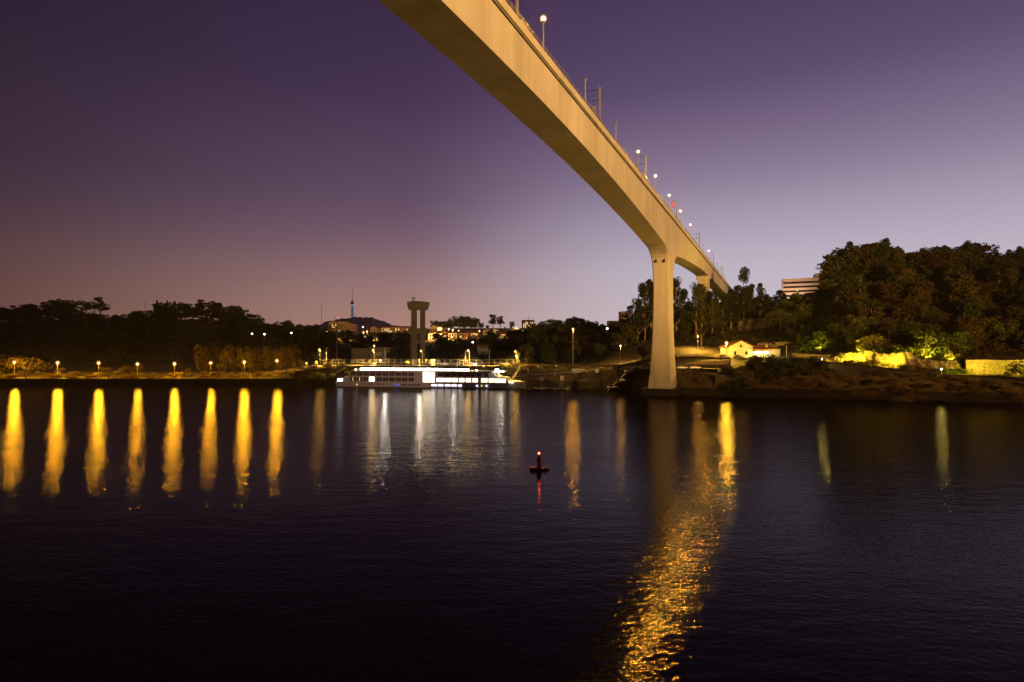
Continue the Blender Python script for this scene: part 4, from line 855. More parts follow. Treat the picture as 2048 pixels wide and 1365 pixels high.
# ------------------------------------------------------------------ buildings
def building(name, label, px0, px1, top, base, Y, depth, wallm, roof='flat', rz=0, rise=.22, wins=(), group=None, roofm='tiles', below=3, cat='house'):
    """wins: (fx, fz, w, h, material) with fx, fz fractions of the front; front faces the camera side"""
    xc = X((px0+px1)/2, Y); W = (px1-px0)*Y/F; zb = P(0, base, Y).z; Hh = (base-top)*Y/F
    t = thing(name, label, cat, (xc, Y, zb), rz, group)
    MB().box(-W/2, W/2, 0, depth, -below, Hh).build('wall', M[wallm], t)
    m = MB()
    if roof == 'gable':                                # ridge runs away from the camera, gable toward it
        k = W*rise; m.prism([(-W/2-.4, Hh-.1), (-W/2-.4, Hh+.12), (0, Hh+k+.2), (W/2+.4, Hh+.12), (W/2+.4, Hh-.1), (0, Hh+k-.05)], -.4, depth+.4); m.build('roof', M[roofm], t)
        MB().prism([(-W/2+.01, Hh+.002), (W/2-.01, Hh+.002), (0, Hh+k-.12)], .02, depth-.02).build('gable', M[wallm], t)
    elif roof == 'hip' or roof == 'side':
        k = min(W, depth)*rise; ins = min(W, depth)*.42 if roof == 'hip' else 0
        b = [(-W/2-.5, -.5), (W/2+.5, -.5), (W/2+.5, depth+.5), (-W/2-.5, depth+.5)]
        m.v = [(x, y, Hh+.003) for x, y in b] + [(-W/2-.5+ins, depth/2, Hh+k), (W/2+.5-ins, depth/2, Hh+k)]
        m.f = [(3, 2, 1, 0), (0, 1, 5, 4), (2, 3, 4, 5), (1, 2, 5), (3, 0, 4)]; m.m = [0]*5; m.build('roof', M[roofm], t)
    else:
        m.box(-W/2-.15, W/2+.15, -.15, depth+.15, Hh+.003, Hh+.5); m.build('roof_edge', M[wallm if roofm == 'tiles' else roofm], t)
    for fx, fz, ww, hh, mm in wins:
        x = (fx-.5)*W; z = fz*Hh
        MB().box(x-ww/2, x+ww/2, -.05, .02, z-hh/2, z+hh/2).build('window', M[mm], t)
    return t
def grid(nx, nz, w, hh, lit, seed, a=.08, b=.92, c=.12, d=.88, litm='winyellow'):
    r_ = random.Random(seed); o = []
    for i in range(nx):
        for j in range(nz): o.append((a+(b-a)*(i+.5)/nx, c+(d-c)*(j+.5)/nz, w, hh, litm if r_.random() < lit else 'glass'))
    return o
b = building('apartment_block', 'long orange-lit apartment block below the television tower hill', 657, 693, 645, 672, 600, 14, 'plaster_ochre', wins=grid(9, 5, 1.1, 1.3, .10, 1), cat='apartment block')
building('apartment_block', 'lower pinkish block wing right of the orange apartment block', 692, 708, 649, 666, 606, 14, 'plaster_pink', cat='apartment block', wins=grid(3, 3, 1, 1.2, 0, 2))
building('tower_block', 'far tower block with many lit windows beside a thin mast', 1044, 1069, 641, 668, 800, 16, 'plaster_ochre', wins=grid(6, 7, 1.5, 1.6, .55, 4), cat='tower block')
building('tower_block', 'small tower block peeking out left of the pier trees', 1242, 1256, 624, 645, 620, 14, 'plaster_pink', wins=grid(4, 5, 1.2, 1.3, .12, 5), cat='tower block')
building('apartment_block', 'low flat pinkish block under the small tower block', 1218, 1240, 643, 652, 600, 14, 'plaster_pink', wins=grid(6, 1, 1.5, 1.2, 0, 6), cat='apartment block')
def row(lst):
    for k, (a, b, t, bs, Y, wm, rf, lb, lit) in enumerate(lst):
        building('house', lb, a, b, t, bs, Y, 10, wm, rf, rz=rnd.uniform(-.25, .25), wins=grid(max(2, int((b-a)/5)), 2 if bs-t > 9 else 1, 1.2, 1.5, lit, k+10), group='houses of the hillside town')
row([(741, 753, 656, 668, 560, 'plaster_ochre', 'gable', 'yellowish gabled house right of the pointed cypress', 0),
     (753, 764, 657, 667, 560, 'plaster_grey', 'side', 'dark house with a white lit window next to the yellowish gable', .3),
     (763, 780, 656, 669, 556, 'plaster_white', 'side', 'pale terrace house with two cold lit windows', .4),
     (778, 796, 655, 667, 560, 'plaster_grey', 'side', 'grey house with bright cold windows left of the twin-pillar tower', .5),
     (794, 806, 655, 664, 565, 'plaster_pink', 'side', 'small red-walled house left of the twin-pillar tower', .2),
     (806, 822, 656, 664, 565, 'plaster_grey', 'side', 'low dark house touching the twin-pillar tower', .3),
     (727, 739, 672, 678, 462, 'plaster_ochre', 'flat', 'small bright orange shed under the paired lamps', .4),
     (859, 876, 655, 672, 500, 'plaster', 'gable', 'pale gabled house highest on the slope right of the twin-pillar tower', 0),
     (856, 884, 667, 684, 480, 'plaster_white', 'side', 'whitewashed house behind the brightest town lamp', .1),
     (880, 896, 664, 676, 492, 'plaster_pink', 'side', 'orange-red house under the first of the four lamps', 0),
     (896, 914, 667, 678, 486, 'plaster', 'side', 'cream house under the row of four lamps', .1),
     (902, 914, 677, 686, 462, 'plaster_ochre', 'flat', 'bright yellow garage under a lamp', .2),
     (912, 936, 667, 677, 492, 'plaster_pink', 'side', 'long low house right of the row of four lamps', .1),
     (936, 957, 666, 674, 500, 'plaster_ochre', 'hip', 'yellow-lit house left of the pinkish lamp', .3),
     (966, 984, 662, 678, 520, 'plaster_grey', 'gable', 'grey villa with a steep gable', .1),
     (983, 998, 662, 678, 515, 'plaster_white', 'gable', 'white villa with twin gables and lit ground floor', .5),
     (996, 1016, 669, 680, 512, 'plaster_white', 'side', 'white low house with lit ground floor', .35),
     (1018, 1042, 674, 683, 490, 'plaster_grey', 'side', 'long dim house right of the white villas', 0),
     (955, 974, 674, 682, 490, 'plaster_pink', 'side', 'dim long house under the pinkish lamp', .1)])
building('pergola_house', 'dim low house with a pale slatted porch in the trees', 955, 976, 694, 701, 360, 8, 'plaster_grey', 'side', wins=grid(6, 1, 1.2, 1.6, 0, 44))
b = building('warehouse', 'wide plain grey warehouse on the quay', 703, 737, 699, 727, 318, 18, 'wareh', 'flat', wins=[], cat='warehouse')
building('warehouse', 'right half of the grey warehouse with a lighter panel', 737, 782, 697, 727, 320, 18, 'wareh', 'flat', wins=[(.42, .62, 4, 1.7, 'grey')], cat='warehouse')
building('kiosk', 'small pale kiosk hut right of the twin-pillar tower base', 863, 869, 721, 733, 285, 2, 'plaster', 'flat', cat='kiosk')
# banded office building
M['bandwall'] = mat('pale_pink_panels', (.62, .50, .42), .8, 0, .06, .3)
bb = thing('office_building', 'flat-roofed office building with dark window bands on the right hilltop', 'building', (X(1619, 430), 430, P(0, 600, 430).z), R(-24))
W = 37; zt = 16.6
MB().box(-W/2, W/2, 0, 16, -8, zt).build('wall', M['bandwall'], bb)
MB().box(W/2-15, W/2-.5, 1, 15, zt+.003, zt+3.2).build('penthouse', M['bandwall'], bb)
for k in range(4):
    z = zt-3.2-k*3.3; MB().box(-W/2+.6, W/2-.6, -.06, .02, z-.75, z+.75).build('window_band', M['glass'], bb)
MB().box(-W/2+9.5, -W/2+10.7, -.09, -.062, zt-3.3*3+.3, zt-3.3*3+1.2).build('lit_window', M['winyellow'], bb)
MB().box(-W/2-.3, W/2+.3, -.3, 16.3, zt-.5, zt+.001).build('roof_edge', M['bandwall'], bb)
for x_ in (-12, 8): MB().box(x_-.3, x_+.3, -14.3, -13.7, 1.0, 1.6).build('added_facade_lamp', M['metal'], bb); light(bb, (x_, -13.4, 2.0), 13000, (1, .60, .38), .3, 'SPOT', aim=(x_, 0, zt*.75), size=R(120), blend=.6)  # added spots behind the trees brighten this facade
# yellow house by the road
yh = thing('yellow_house', 'low cream house with a gable and a brightly lit porch', 'house', (X(1482, 250), 250, P(0, 717, 250).z), R(0))
MB().box(-5.3, 5.3, 0, 10, -2, 5.0).prism([(-5.3, 5.0), (5.3, 5.0), (0, 7.6)], .01, 9.99).build('wall', M['plaster'], yh)
MB().prism([(-5.9, 4.85), (-5.9, 5.1), (0, 7.95), (5.9, 5.1), (5.9, 4.85), (0, 7.68)], -.5, 10.4).build('roof', M['tiles'], yh)
MB().box(5.3, 17.8, 1.2, 9, -2, 4.0).build('side_wing', M['plaster'], yh)
m = MB(); m.v = [(5.3, .4, 4.003), (18.3, .4, 4.003), (18.3, 9.5, 4.003), (5.3, 9.5, 4.003), (5.3, 5, 6.0), (15.5, 5, 5.6)]; m.f = [(3, 2, 1, 0), (0, 1, 5, 4), (2, 3, 4, 5), (1, 2, 5), (3, 0, 4)]; m.m = [0]*5; m.build('wing_roof', M['tiles'], yh)
MB().box(12.2, 13.0, 3, 3.8, 4.2, 6.1).build('chimney', M['plaster'], yh)
for x, z, ww, hh in ((-2.6, 2.3, 1.1, 1.5), (2.4, 2.3, 1.1, 1.5)): MB().box(x-ww/2, x+ww/2, -.05, .02, z-hh/2, z+hh/2).build('window', M['glass'], yh)
MB().tube([(-.1, -.12, 4.9), (-.1, -.12, 6.6)], [.7, .05], 4).build('gable_vent', M['darkmetal'], yh)
MB().box(-1.0, .8, -.05, .02, -1.8, .6).build('door', M['darkmetal'], yh)
for x in (6.2, 8.7, 11.3): MB().box(x-.1, x+.1, -1.5, -1.3, -1.9, 3.1).build('porch_post', M['plaster_white'], yh)
MB().box(5.4, 12.4, -1.7, 1.19, 3.1, 3.3).build('porch_roof', M['tiles'], yh)
for x in (6.9, 10.6):
    MB().box(x-1.1, x+1.1, -1.2, -.9, 2.4, 2.9).build('porch_light', M['porch'], yh); light(yh, (x, -2.6, 2.2), 2000, (1, .78, .22), .3)
t = thing('pale_post', 'pale post standing right of the yellow house', 'post', (X(1573, 246), 246, h(X(1573, 246), 246))); MB().tube([(0, 0, -.2), (0, 0, 4.6)], [.14, .1], 8).build('post', M['plaster_white'], t)

# ------------------------------------------------------------------ twin-pillar concrete tower
Yt = 300; tx = X(836.5, Yt); zb = h(tx, Yt)
tw = thing('twin_pillar_tower', 'old concrete tower of two pillars with a cap and a middle platform', 'tower', (tx, Yt, zb), R(12))
ztop = P(0, 614, Yt).z - zb
k = Yt/F
for s in (-1, 1): m = MB(); m.box(s*2.15-1.45 if s < 0 else 1.0, s*2.15+1.45 if s < 0 else 3.6, -1.6, 1.6, -1, ztop-1.4); m.build('pillar', M['old_concrete'], tw)
m = MB()                                               # flared cap
for z, a, b_ in ((ztop-1.6, 4.9, 2.6), (ztop+.4, 5.5, 3.1), (ztop+2.2, 5.75, 3.3)):
    for x, y in ((-a, -b_), (a, -b_), (a, b_), (-a, b_)): m.v.append((x, y, z))
m.v += [(-3, 0, ztop+3.0), (2, 0, ztop+2.9)]
for i in range(2):
    for j in range(4): q = (j+1) % 4; m.f.append((i*4+j, i*4+q, i*4+4+q, i*4+4+j)); m.m.append(0)
m.f += [(3, 2, 1, 0), (8, 9, 13, 12), (10, 11, 12, 13), (9, 10, 13), (11, 8, 12)]; m.m += [0]*5
m.build('cap', M['old_concrete'], tw)
MB().box(-5.4, 5.4, -3.0, 3.0, ztop-14.4, ztop-12.6).build('platform', M['old_concrete'], tw)
MB().box(-5.0, 5.0, -2.8, 2.8, ztop-12.597, ztop-11.4).build('platform_parapet', M['old_concrete'], tw)
MB().box(-3.3, -3.05, -.7, .7, ztop+2.9, ztop+4.5).build('lantern_post', M['rail'], tw); MB().box(-1.95, -1.7, -.7, .7, ztop+2.9, ztop+4.5).build('lantern_post', M['rail'], tw); MB().box(-2.7, -2.4, -.7, .7, ztop+2.9, ztop+4.5).build('lantern_post', M['rail'], tw)
MB().box(-3.7, -1.4, -1, 1, ztop+4.503, ztop+4.8).build('lantern_roof', M['rail'], tw)
MB().tube([(-2.4, 0, ztop+4.8), (-2.4, 0, ztop+7.4)], [.05, .03], 5).build('antenna', M['darkmetal'], tw)
m = MB(); 
for i in range(24): m.box(-3.95, -3.62, -.3, .3, 1+i*1.05, 1.12+i*1.05)
m.box(-3.98, -3.9, -.35, -.27, 0, ztop-2); m.box(-3.98, -3.9, .27, .35, 0, ztop-2); m.build('ladder', M['rail'], tw)
MB().box(-3.6, -.4, -1.75, -1.603, 0, 2.6).build('base_door', M['grey'], tw)
# mooring mast: tall pole with crossarms in front of the orange block
p = P(673.5, 648, 300); g0 = h(p.x, 300); t = thing('power_mast', 'tall tapering power pole with crossarms in front of the orange block', 'mast', (p.x, 300, g0))
hh = p.z-g0; MB().tube([(0, 0, -.3), (0, 0, hh+1.2)], [.38, .18], 8).build('pole', M['old_concrete'], t)
for q, wd in ((0, 1.6), (1.5, 2.2), (3, 2.2), (4.6, 1.6)): MB().box(-wd, wd, -.08, .08, hh-q-.08, hh-q+.08).build('crossarm', M['rail'], t)
p = P(676, 636, 620); t = thing('aerial_mast', 'thin aerial mast with a pink light beside the orange block', 'mast', (p.x, 620, p.z-16)); MB().tube([(0, 0, -4), (0, 0, 16)], [.25, .12], 6).build('pole', M['rail'], t); MB().ball((0, 0, 16.3), .45).build('beacon', emi('pink_beacon', (1, .35, .3), 3), t)
for px, top, bs, Y, lb in ((643, 609, 645, 1500, 'faint far lattice mast left of the television tower'), (669.5, 632, 650, 900, 'short lattice pylon behind the orange block'), (1056.5, 633, 660, 700, 'lattice mast with crossbars in front of the far tower block'), (291, 603, 625, 455, 'thin aerial on the left hilltop'), (1647, 508, 545, 440, 'thin flagpole on the banded building roof')):
    a = P(px, top, Y); c = P(px, bs, Y); t = thing('lattice_mast', lb, 'mast', (c.x, Y, c.z)); hh = a.z-c.z; r0 = .12*Y/450
    MB().tube([(0, 0, -3), (0, 0, hh)], [r0*1.4, r0*.8], 6).build('pole', M['rail'], t)
    if Y != 440:
        for f in (.72, .86): MB().box(-hh*.05, hh*.05, -r0, r0, hh*f-r0, hh*f+r0).build('crossarm', M['rail'], t)
# pointed cypress by the town
p = P(736, 648, 500); tree('cone', p.x, 500, 9, 'leaf_dark', 'pointed dark cypress in the hillside town', None, wide=.42, z=p.z-9)
# ------------------------------------------------------------------ television tower and far hill
YD = 2500
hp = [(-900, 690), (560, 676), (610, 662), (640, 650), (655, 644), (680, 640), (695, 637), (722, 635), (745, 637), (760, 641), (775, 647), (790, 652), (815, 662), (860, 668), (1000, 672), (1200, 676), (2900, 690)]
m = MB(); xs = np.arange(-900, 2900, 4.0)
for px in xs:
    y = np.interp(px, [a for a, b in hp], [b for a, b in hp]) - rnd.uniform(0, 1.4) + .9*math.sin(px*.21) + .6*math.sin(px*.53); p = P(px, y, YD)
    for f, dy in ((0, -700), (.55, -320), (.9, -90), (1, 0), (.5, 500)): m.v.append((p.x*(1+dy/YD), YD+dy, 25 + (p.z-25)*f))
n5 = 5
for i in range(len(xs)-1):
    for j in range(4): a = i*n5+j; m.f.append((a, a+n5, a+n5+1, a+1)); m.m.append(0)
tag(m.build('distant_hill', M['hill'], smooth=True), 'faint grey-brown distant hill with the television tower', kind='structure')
p = P(704.5, 636, YD-10); t = thing('television_tower', 'slim far television tower glowing blue with a red-lit mast on top', 'tower', (p.x, YD-10, p.z))
Z = lambda y: (636-y)*(YD-10)/F
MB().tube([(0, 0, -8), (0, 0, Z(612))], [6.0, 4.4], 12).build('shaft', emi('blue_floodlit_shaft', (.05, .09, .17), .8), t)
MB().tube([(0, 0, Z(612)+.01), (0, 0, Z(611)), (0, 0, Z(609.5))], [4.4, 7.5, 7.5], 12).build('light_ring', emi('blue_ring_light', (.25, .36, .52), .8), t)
MB().tube([(0, 0, Z(609.4)), (0, 0, Z(608)), (0, 0, Z(605.5)), (0, 0, Z(602))], [6.5, 8.2, 6.5, 4], 12).build('pod', M['grey'], t)
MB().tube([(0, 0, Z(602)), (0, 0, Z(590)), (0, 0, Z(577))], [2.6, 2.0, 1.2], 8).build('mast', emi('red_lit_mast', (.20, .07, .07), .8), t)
for y in (578, 583.5, 590, 599): MB().ball((0, 0, Z(y)), 3.0, 8, 5).build('red_beacon', emi('red_beacon', (.7, .14, .12), .8), t)

# ------------------------------------------------------------------ river ship
a = Vector((X(671.5, 254.5), 254.5)); c = Vector((X(1049, 240.5), 240.5)); sd = (c-a); Ls = sd.length
sh = thing('river_ship', 'long white two-deck river cruise ship moored with its lights on', 'ship', (a.x, a.y, 0), math.atan2(sd.y, sd.x))
def sx(px):                                              # photo column -> metres from the stern, on the near side
    best = min(np.arange(-2, Ls+3, .05), key=lambda s: abs(CX + F*(a.x+sd.x/Ls*s)/(a.y+sd.y/Ls*s) - px)); return float(best)
def sz(px, y): s = sx(px); Y = a.y+sd.y/Ls*s; return H+(HZ-y)*Y/F
BW = 11.4
m = MB(); st = [(0, 1.0, 0), (1, 1, 0), (Ls*.75, 1, 0), (Ls*.86, .86, .1), (Ls*.93, .6, .35), (Ls*.975, .30, .7), (Ls, .04, 1.0)]
for s, f, r in st:
    for z, g_ in ((-.6, .90), (.1, .95), (2.35+r*.75, 1)):
        hb = BW/2*f*g_
        m.v += [(s - (1-g_)*6*r, BW/2-hb, z), (s - (1-g_)*6*r, BW/2+hb, z)]
for i in range(len(st)-1):
    A_ = i*6; B_ = A_+6
    for q in ((0, 2), (2, 4)):
        m.f.append((A_+q[0], B_+q[0], B_+q[1], A_+q[1])); m.f.append((A_+q[0]+1, A_+q[1]+1, B_+q[1]+1, B_+q[0]+1)); m.m += [0, 0]
    m.f.append((A_+4, B_+4, B_+5, A_+5)); m.m.append(0)
m.f += [(0, 2, 4, 5, 3, 1)]; m.m += [0]
m.build('hull', M['white'], sh)
MB().box(.5, Ls*.80, -.03, -.001, -.3, .14).build('boot_stripe', M['darkmetal'], sh)
def sbox(name, m_, p0, p1, z0, z1, y0=0, y1=None): return MB().box(sx(p0) if p0 is not None else 0, sx(p1), y0, BW if y1 is None else y1, z0, z1).build(name, M[m_], sh)
# superstructure: two cabin decks with a raked stern end and stepped bow
D1, D2, D3 = 2.353, 4.75, 7.15
m = MB(); m.prism([(sx(691), D1), (sx(1018), D1), (sx(1010), D2-.003), (sx(696), D2-.003)], .25, BW-.25); m.build('lower_cabin_deck', M['white'], sh)
m = MB(); m.prism([(sx(696), D2), (sx(996), D2), (sx(984), D3-.2), (sx(712), D3)], .25, BW-.25); m.build('upper_cabin_deck', M['white'], sh)
m = MB(); m.prism([(sx(696), D2-.12), (sx(1020), D2-.12), (sx(1016), D2+.12), (sx(694), D2+.12)], .05, .249); m.build('deck_band', M['white'], sh)
m = MB(); m.prism([(sx(705), D3+.003), (sx(985), D3-.15), (sx(980), D3+.2), (sx(707), D3+.32)], -.05, BW+.05); m.build('sun_deck', M['white'], sh)
def win(p0, p1, z0, z1, m_, nm='window'): return MB().box(sx(p0), sx(p1), .19, .255, z0, z1).build(nm, M[m_], sh)
U0, U1, W0, W1 = D2+.35, D3-.45, D1+.35, D2-.35
for k in range(10):
    p0 = 699.5+k*12.9+1.0; p1 = p0+11.2
    if k < 11 and p1 < 841:
        for q in range(2):
            f0 = p0+q*5.7; win(f0, f0+5.2, U0, U1, 'cabin')
            if not (734 < f0 < 749): win(f0-(3 if k > 0 else 0)*0, f0+5.2, W0, W1, 'cabin')
win(738, 748, W0-.1, W1+.15, 'shiplight')
for px in (705.2, 718.2): MB().box(sx(px), sx(px)+.25, .15, .188, W0+.1, W1-.05).build('cabin_lamp', M['winyellow'], sh)
for z0, z1 in ((U0-.15, U1+.15), (W0-.15, W1+.15)):
    for p0, p1 in ((846, 850.5), (851.2, 861), (861.8, 868.8)): win(p0, p1, z0, z1, 'shiplight', 'atrium_window')
for p0, p1 in ((875, 887), (888.5, 900), (902, 914), (915.5, 927), (928.5, 940), (941.5, 951), (953, 962), (968.5, 976)): win(p0, p1, U0, U1, 'cabin')
for p0, p1 in ((873, 889), (891, 902.5), (904, 915), (918, 928), (931.5, 941.5), (945, 955), (962.5, 974.5), (977.5, 988)): win(p0, p1, W0, W1-.1, 'shipwarm', 'saloon_window')
for p0 in (990, 994.2, 998.4, 1003, 1007.5): MB().box(sx(p0), sx(p0+3), .16, .24, W0-.1, W1-.2).build('saloon_window', M['shipwarm'], sh)
for g0_ in (863, 876, 890, 903, 916.5):
    for q in range(3 if g0_ < 916 else 2): MB().box(sx(g0_+q*3.7), sx(g0_+q*3.7+2.9), -.03, .02, .82, 1.55).build('lit_porthole', M['shipviolet'], sh)
for px in (801.5, 805.5, 809.5, 815.5, 819.5, 824, 828, 833, 837): MB().box(sx(px), sx(px+2.8), -.03, .02, .9, 1.5).build('dark_porthole', M['glass'], sh)
for px in (729, 739, 745, 757, 767): MB().tube([(sx(px), -.03, 1.35), (sx(px), .02, 1.35)], .25, 10).build('dark_porthole', M['glass'], sh)
for px, mm in ((713.5, 'winyellow'), (954, 'shipviolet'), (963.5, 'winyellow'), (973, 'shipviolet')): MB().tube([(sx(px), -.05, 1.15), (sx(px), .02, 1.15)], .32, 10).build('lit_porthole', M[mm], sh)
for k in range(6): MB().box(sx(788.5+k*1.9), sx(788.5+k*1.9+1.2), -.03, .02, 1.0, 1.5).build('blue_lettering_mark', M['shipblue'], sh)  # glowing blue marks stand in for the blue writing on the hull
# bow deck: rails, steps, anchor pocket
MB().prism([(sx(1006), D1+.6), (sx(1035), D1+.45), (sx(1035), D1+.7), (sx(1006), D1+.9)], .9, BW-.9).build('foredeck_canopy', M['white'], sh)
for px in (1010, 1016, 1022, 1028, 1034): MB().box(sx(px)-.05, sx(px)+.05, 1.0, 1.1, D1, D1+.8).build('foredeck_post', M['white'], sh)
MB().box(sx(1014), sx(1026), 1.3, 1.4, D1+.05, D1+.5).build('foredeck_light', M['shipwarm'], sh)
MB().box(sx(1018), sx(1026), 1.2, 1.26, .8, 1.1).build('anchor_pocket', M['darkmetal'], sh)
MB().prism([(sx(672), D1), (sx(692), D1), (sx(695), D2), (sx(688), D2)], .8, BW-.8).build('stern_lounge', M['white'], sh)
MB().box(sx(674), sx(683), .60, .79, D1+.15, D1+1.35).build('stern_light', M['sterncyan'], sh)
m = MB()
for i in range(9): m.box(i*1.05, i*1.05+.05, 0, .05, 0, 1)
m.box(0, 8.45, 0, .05, .95, 1.0); o = m.build('stern_rail', M['white'], sh); o.location = (.3, .05, D1)
# sun deck: glowing strip, railing, long awning
for p0, p1, z in ((713, 868, .78), (872, 930, .62)):
    MB().box(sx(p0), sx(p1), BW*.35, BW*.65, D3+.35, D3+.35+z).build('deck_light_strip', M['shipdeck'], sh)
for px in (711, 801, 825, 953): 
    MB().ball((sx(px), .1, D3+.62), .33).build('deck_lamp', M['shipdeck'], sh)
m = MB()
for z in (.55, .8, 1.05): m.box(sx(712), sx(976), .08, .11, D3+.3+z, D3+.33+z)
for s in np.arange(sx(712), sx(976), 1.6): m.box(s, s+.04, .075, .115, D3+.3, D3+1.36)
m.build('deck_railing', M['white'], sh)
zA = D3+2.35
MB().box(sx(727), sx(842), 2.2, BW-2.2, zA, zA+.14).build('white_awning', M['white'], sh)
MB().box(sx(843), sx(921), 2.2, BW-2.2, zA-.12, zA+.05).build('green_awning', M['green'], sh)
for px in (752, 783, 812, 838, 872, 880, 911): MB().box(sx(px)-.05, sx(px)+.05, 2.3, 2.4, D3+.3, zA-.13).build('awning_post', M['white'], sh)
light(sh, (sx(760), BW/2, D3+1.9), 2600, WHT, .4); light(sh, (sx(830), BW/2, D3+1.9), 2600, WHT, .4); light(sh, (sx(900), BW/2, D3+1.9), 1200, WHT, .4)
# wheelhouse
MB().prism([(sx(984), D3-.4), (sx(1008), D3-.4), (sx(1006), D3+.35), (sx(984), D3+.35)], 3.0, BW-3).build('wheelhouse_base', M['white'], sh)
for k in range(5): MB().box(sx(986+k*4), sx(986+k*4+3), 2.94, 3.0, D3-.2, D3+.25).build('wheelhouse_window', M['shiplight'], sh)
MB().box(sx(983), sx(1009), 2.7, BW-2.7, D3+.353, D3+.5).build('wheelhouse_roof', M['white'], sh)
MB().box(sx(987), sx(994), 3.6, 4.2, D3+.503, D3+1.1).build('bridge_floodlight', M['shipdeck'], sh)
MB().tube([(sx(1000), BW/2, D3+.5), (sx(1000), BW/2, D3+1.6)], [.06, .04], 6).build('signal_mast', M['white'], sh)
light(sh, (sx(1002), -.5, D3+.9), 700, WHT, .3)
# ------------------------------------------------------------------ gangway, pontoon, signs
a1 = P(1032, 754, 243); b1 = P(1193, 739.5, 243)
gw = thing('gangway', 'long pale sloping gangway beam from the shore down to the ship', 'gangway', tuple(a1)); dd = b1-a1
MB().tube([(0, 0, 0), tuple(dd)], .17, 6).build('beam', M['galv'], gw)
MB().tube([(0, .9, -.75), (dd.x, .9, dd.z-.75)], .12, 6).build('lower_beam', M['rail'], gw)
for px in (1050, 1069.5, 1090, 1110, 1151, 1172):
    f = (px-1032)/161; l_ = .95 if px in (1050, 1090, 1110, 1151) else .5; MB().box(dd.x*f-.18, dd.x*f+.18, -.12, .12, dd.z*f-.17-l_, dd.z*f-.17).build('hanger', M['galv'], gw)
MB().box(dd.x-.4, dd.x+1.1, -.4, 1.3, dd.z-1.5, dd.z+.2).build('end_block', M['plaster_white'], gw)
lt = thing('boarding_stairs', 'slanting lit boarding stairs rising from the ship bow to the promenade', 'stairs', tuple(P(1022, 763, 244)))
d2 = P(1040, 736, 262) - P(1022, 763, 244)
m = MB()
for y in (0, 1.1):
    m.tube([(0, y, 0), (d2.x, d2.y+y, d2.z)], .09, 5); m.tube([(0, y, 1.0), (d2.x, d2.y+y, d2.z+1.0)], .05, 5)
m.build('handrail', M['galv'], lt)
m = MB()
for i in range(20): f = i/20; m.box(d2.x*f-.1, d2.x*f+.5, d2.y*f, d2.y*f+1.1, d2.z*f, d2.z*f+.06)
m.build('tread', M['galv'], lt)
pn = thing('pontoon', 'low floating pontoon with pale railings right of the ship bow', 'pontoon', (X(1040, 238), 238, 0)); Wp = X(1142, 238)-X(1040, 238)
MB().box(0, Wp, 0, 2.6, -.3, .42).build('deck', M['rail'], pn)
for i in range(8): MB().box(i*Wp/8+.5, i*Wp/8+1.7, -.18, -.002, -.1, .45).build('fender', M['galv'] if i % 2 else M['darkmetal'], pn)
m = MB()
for z in (1.0, 1.5): m.tube([(.4, .1, .42+z-.2), (Wp-.1, .1, .42+z-.2)], .03, 5)
m.build('guard_rail', M['galv'], pn)
for i in range(14): x = .4+(Wp-.5)*i/13; MB().box(x-.045, x+.045, .05, .15, .42, 1.75).build('rail_post', M['galv'], pn)
for px, y0, y1, Y, lb, mk in ((1083, 754.5, 761.5, 247, 'low white square sign with a black mark on the bank', 1), (1124, 752, 761, 246, 'tall white rectangular sign with a black arrow on the bank', 2)):
    p0 = P(px, y0, Y); p1 = P(px, y1, Y); hw = (3.5)*Y/F; zc = (p0.z-p1.z); g0 = h(p0.x, Y)
    t = thing('mooring_sign', lb, 'sign', (p0.x, Y, g0), 0, 'white mooring signs on the bank'); zb_ = p1.z-g0
    MB().box(-hw, hw, -.04, .04, zb_, zb_+zc).build('panel', M['white'], t)
    for s in (-1, 1): MB().box(s*hw*.6-.05, s*hw*.6+.05, .041, .12, -.6, zb_+zc*.9).build('post', M['galv'], t)
    m = MB()
    if mk == 1: m.prism([(-.3, zb_+zc*.45), (.3, zb_+zc*.45), (.3, zb_+zc*.6), (0, zb_+zc*.85), (-.3, zb_+zc*.6)], -.06, -.041)
    else: m.prism([(-.2, zb_+zc*.2), (.4, zb_+zc*.42), (-.2, zb_+zc*.62)], -.06, -.041)
    m.build('pictogram', M['darkmetal'], t)
for px, py, lb in ((1056, 741, 'white round-cornered sign left of three along the road edge'), (1085, 740.5, 'white rounded sign, middle of three along the road edge'), (1112.5, 740.5, 'white rounded sign, right of three along the road edge')):
    Y = 262; p = P(px, py, Y); g0 = h(p.x, Y); t = thing('round_sign', lb, 'sign', (p.x, Y, g0), 0, 'three small white signs'); hh = max(.9, p.z-g0)
    MB().tube([(0, -.03, hh), (0, .03, hh)], .42, 12).build('panel', M['white'], t); MB().tube([(0, .06, -.3), (0, .06, hh)], .04, 6).build('post', M['galv'], t)
for px, py, lb, w2 in ((613, 727, 'small orange sign board at the left end of the promenade', 1.0), (633, 725, 'orange sign board beside the first promenade lamp', 1.1), (815, 724.5, 'bright yellow notched board left of the tower base', 1.6)):
    Y = 281; p = P(px, py, Y); g0 = h(p.x, Y); hh = p.z-g0; t = thing('notice_board', lb, 'sign', (p.x, Y, g0), 0, 'orange and yellow notice boards on the quay')
    MB().box(-w2/2, w2/2, -.05, .05, hh-.4, hh+.5).build('panel', mat('yellow_board', (.62, .42, .05), .6), t); MB().box(-w2/2+.1, -w2/2+.2, -.04, .04, -.2, hh-.4).build('post', M['galv'], t); MB().box(w2/2-.2, w2/2-.1, -.04, .04, -.2, hh-.4).build('post', M['galv'], t)
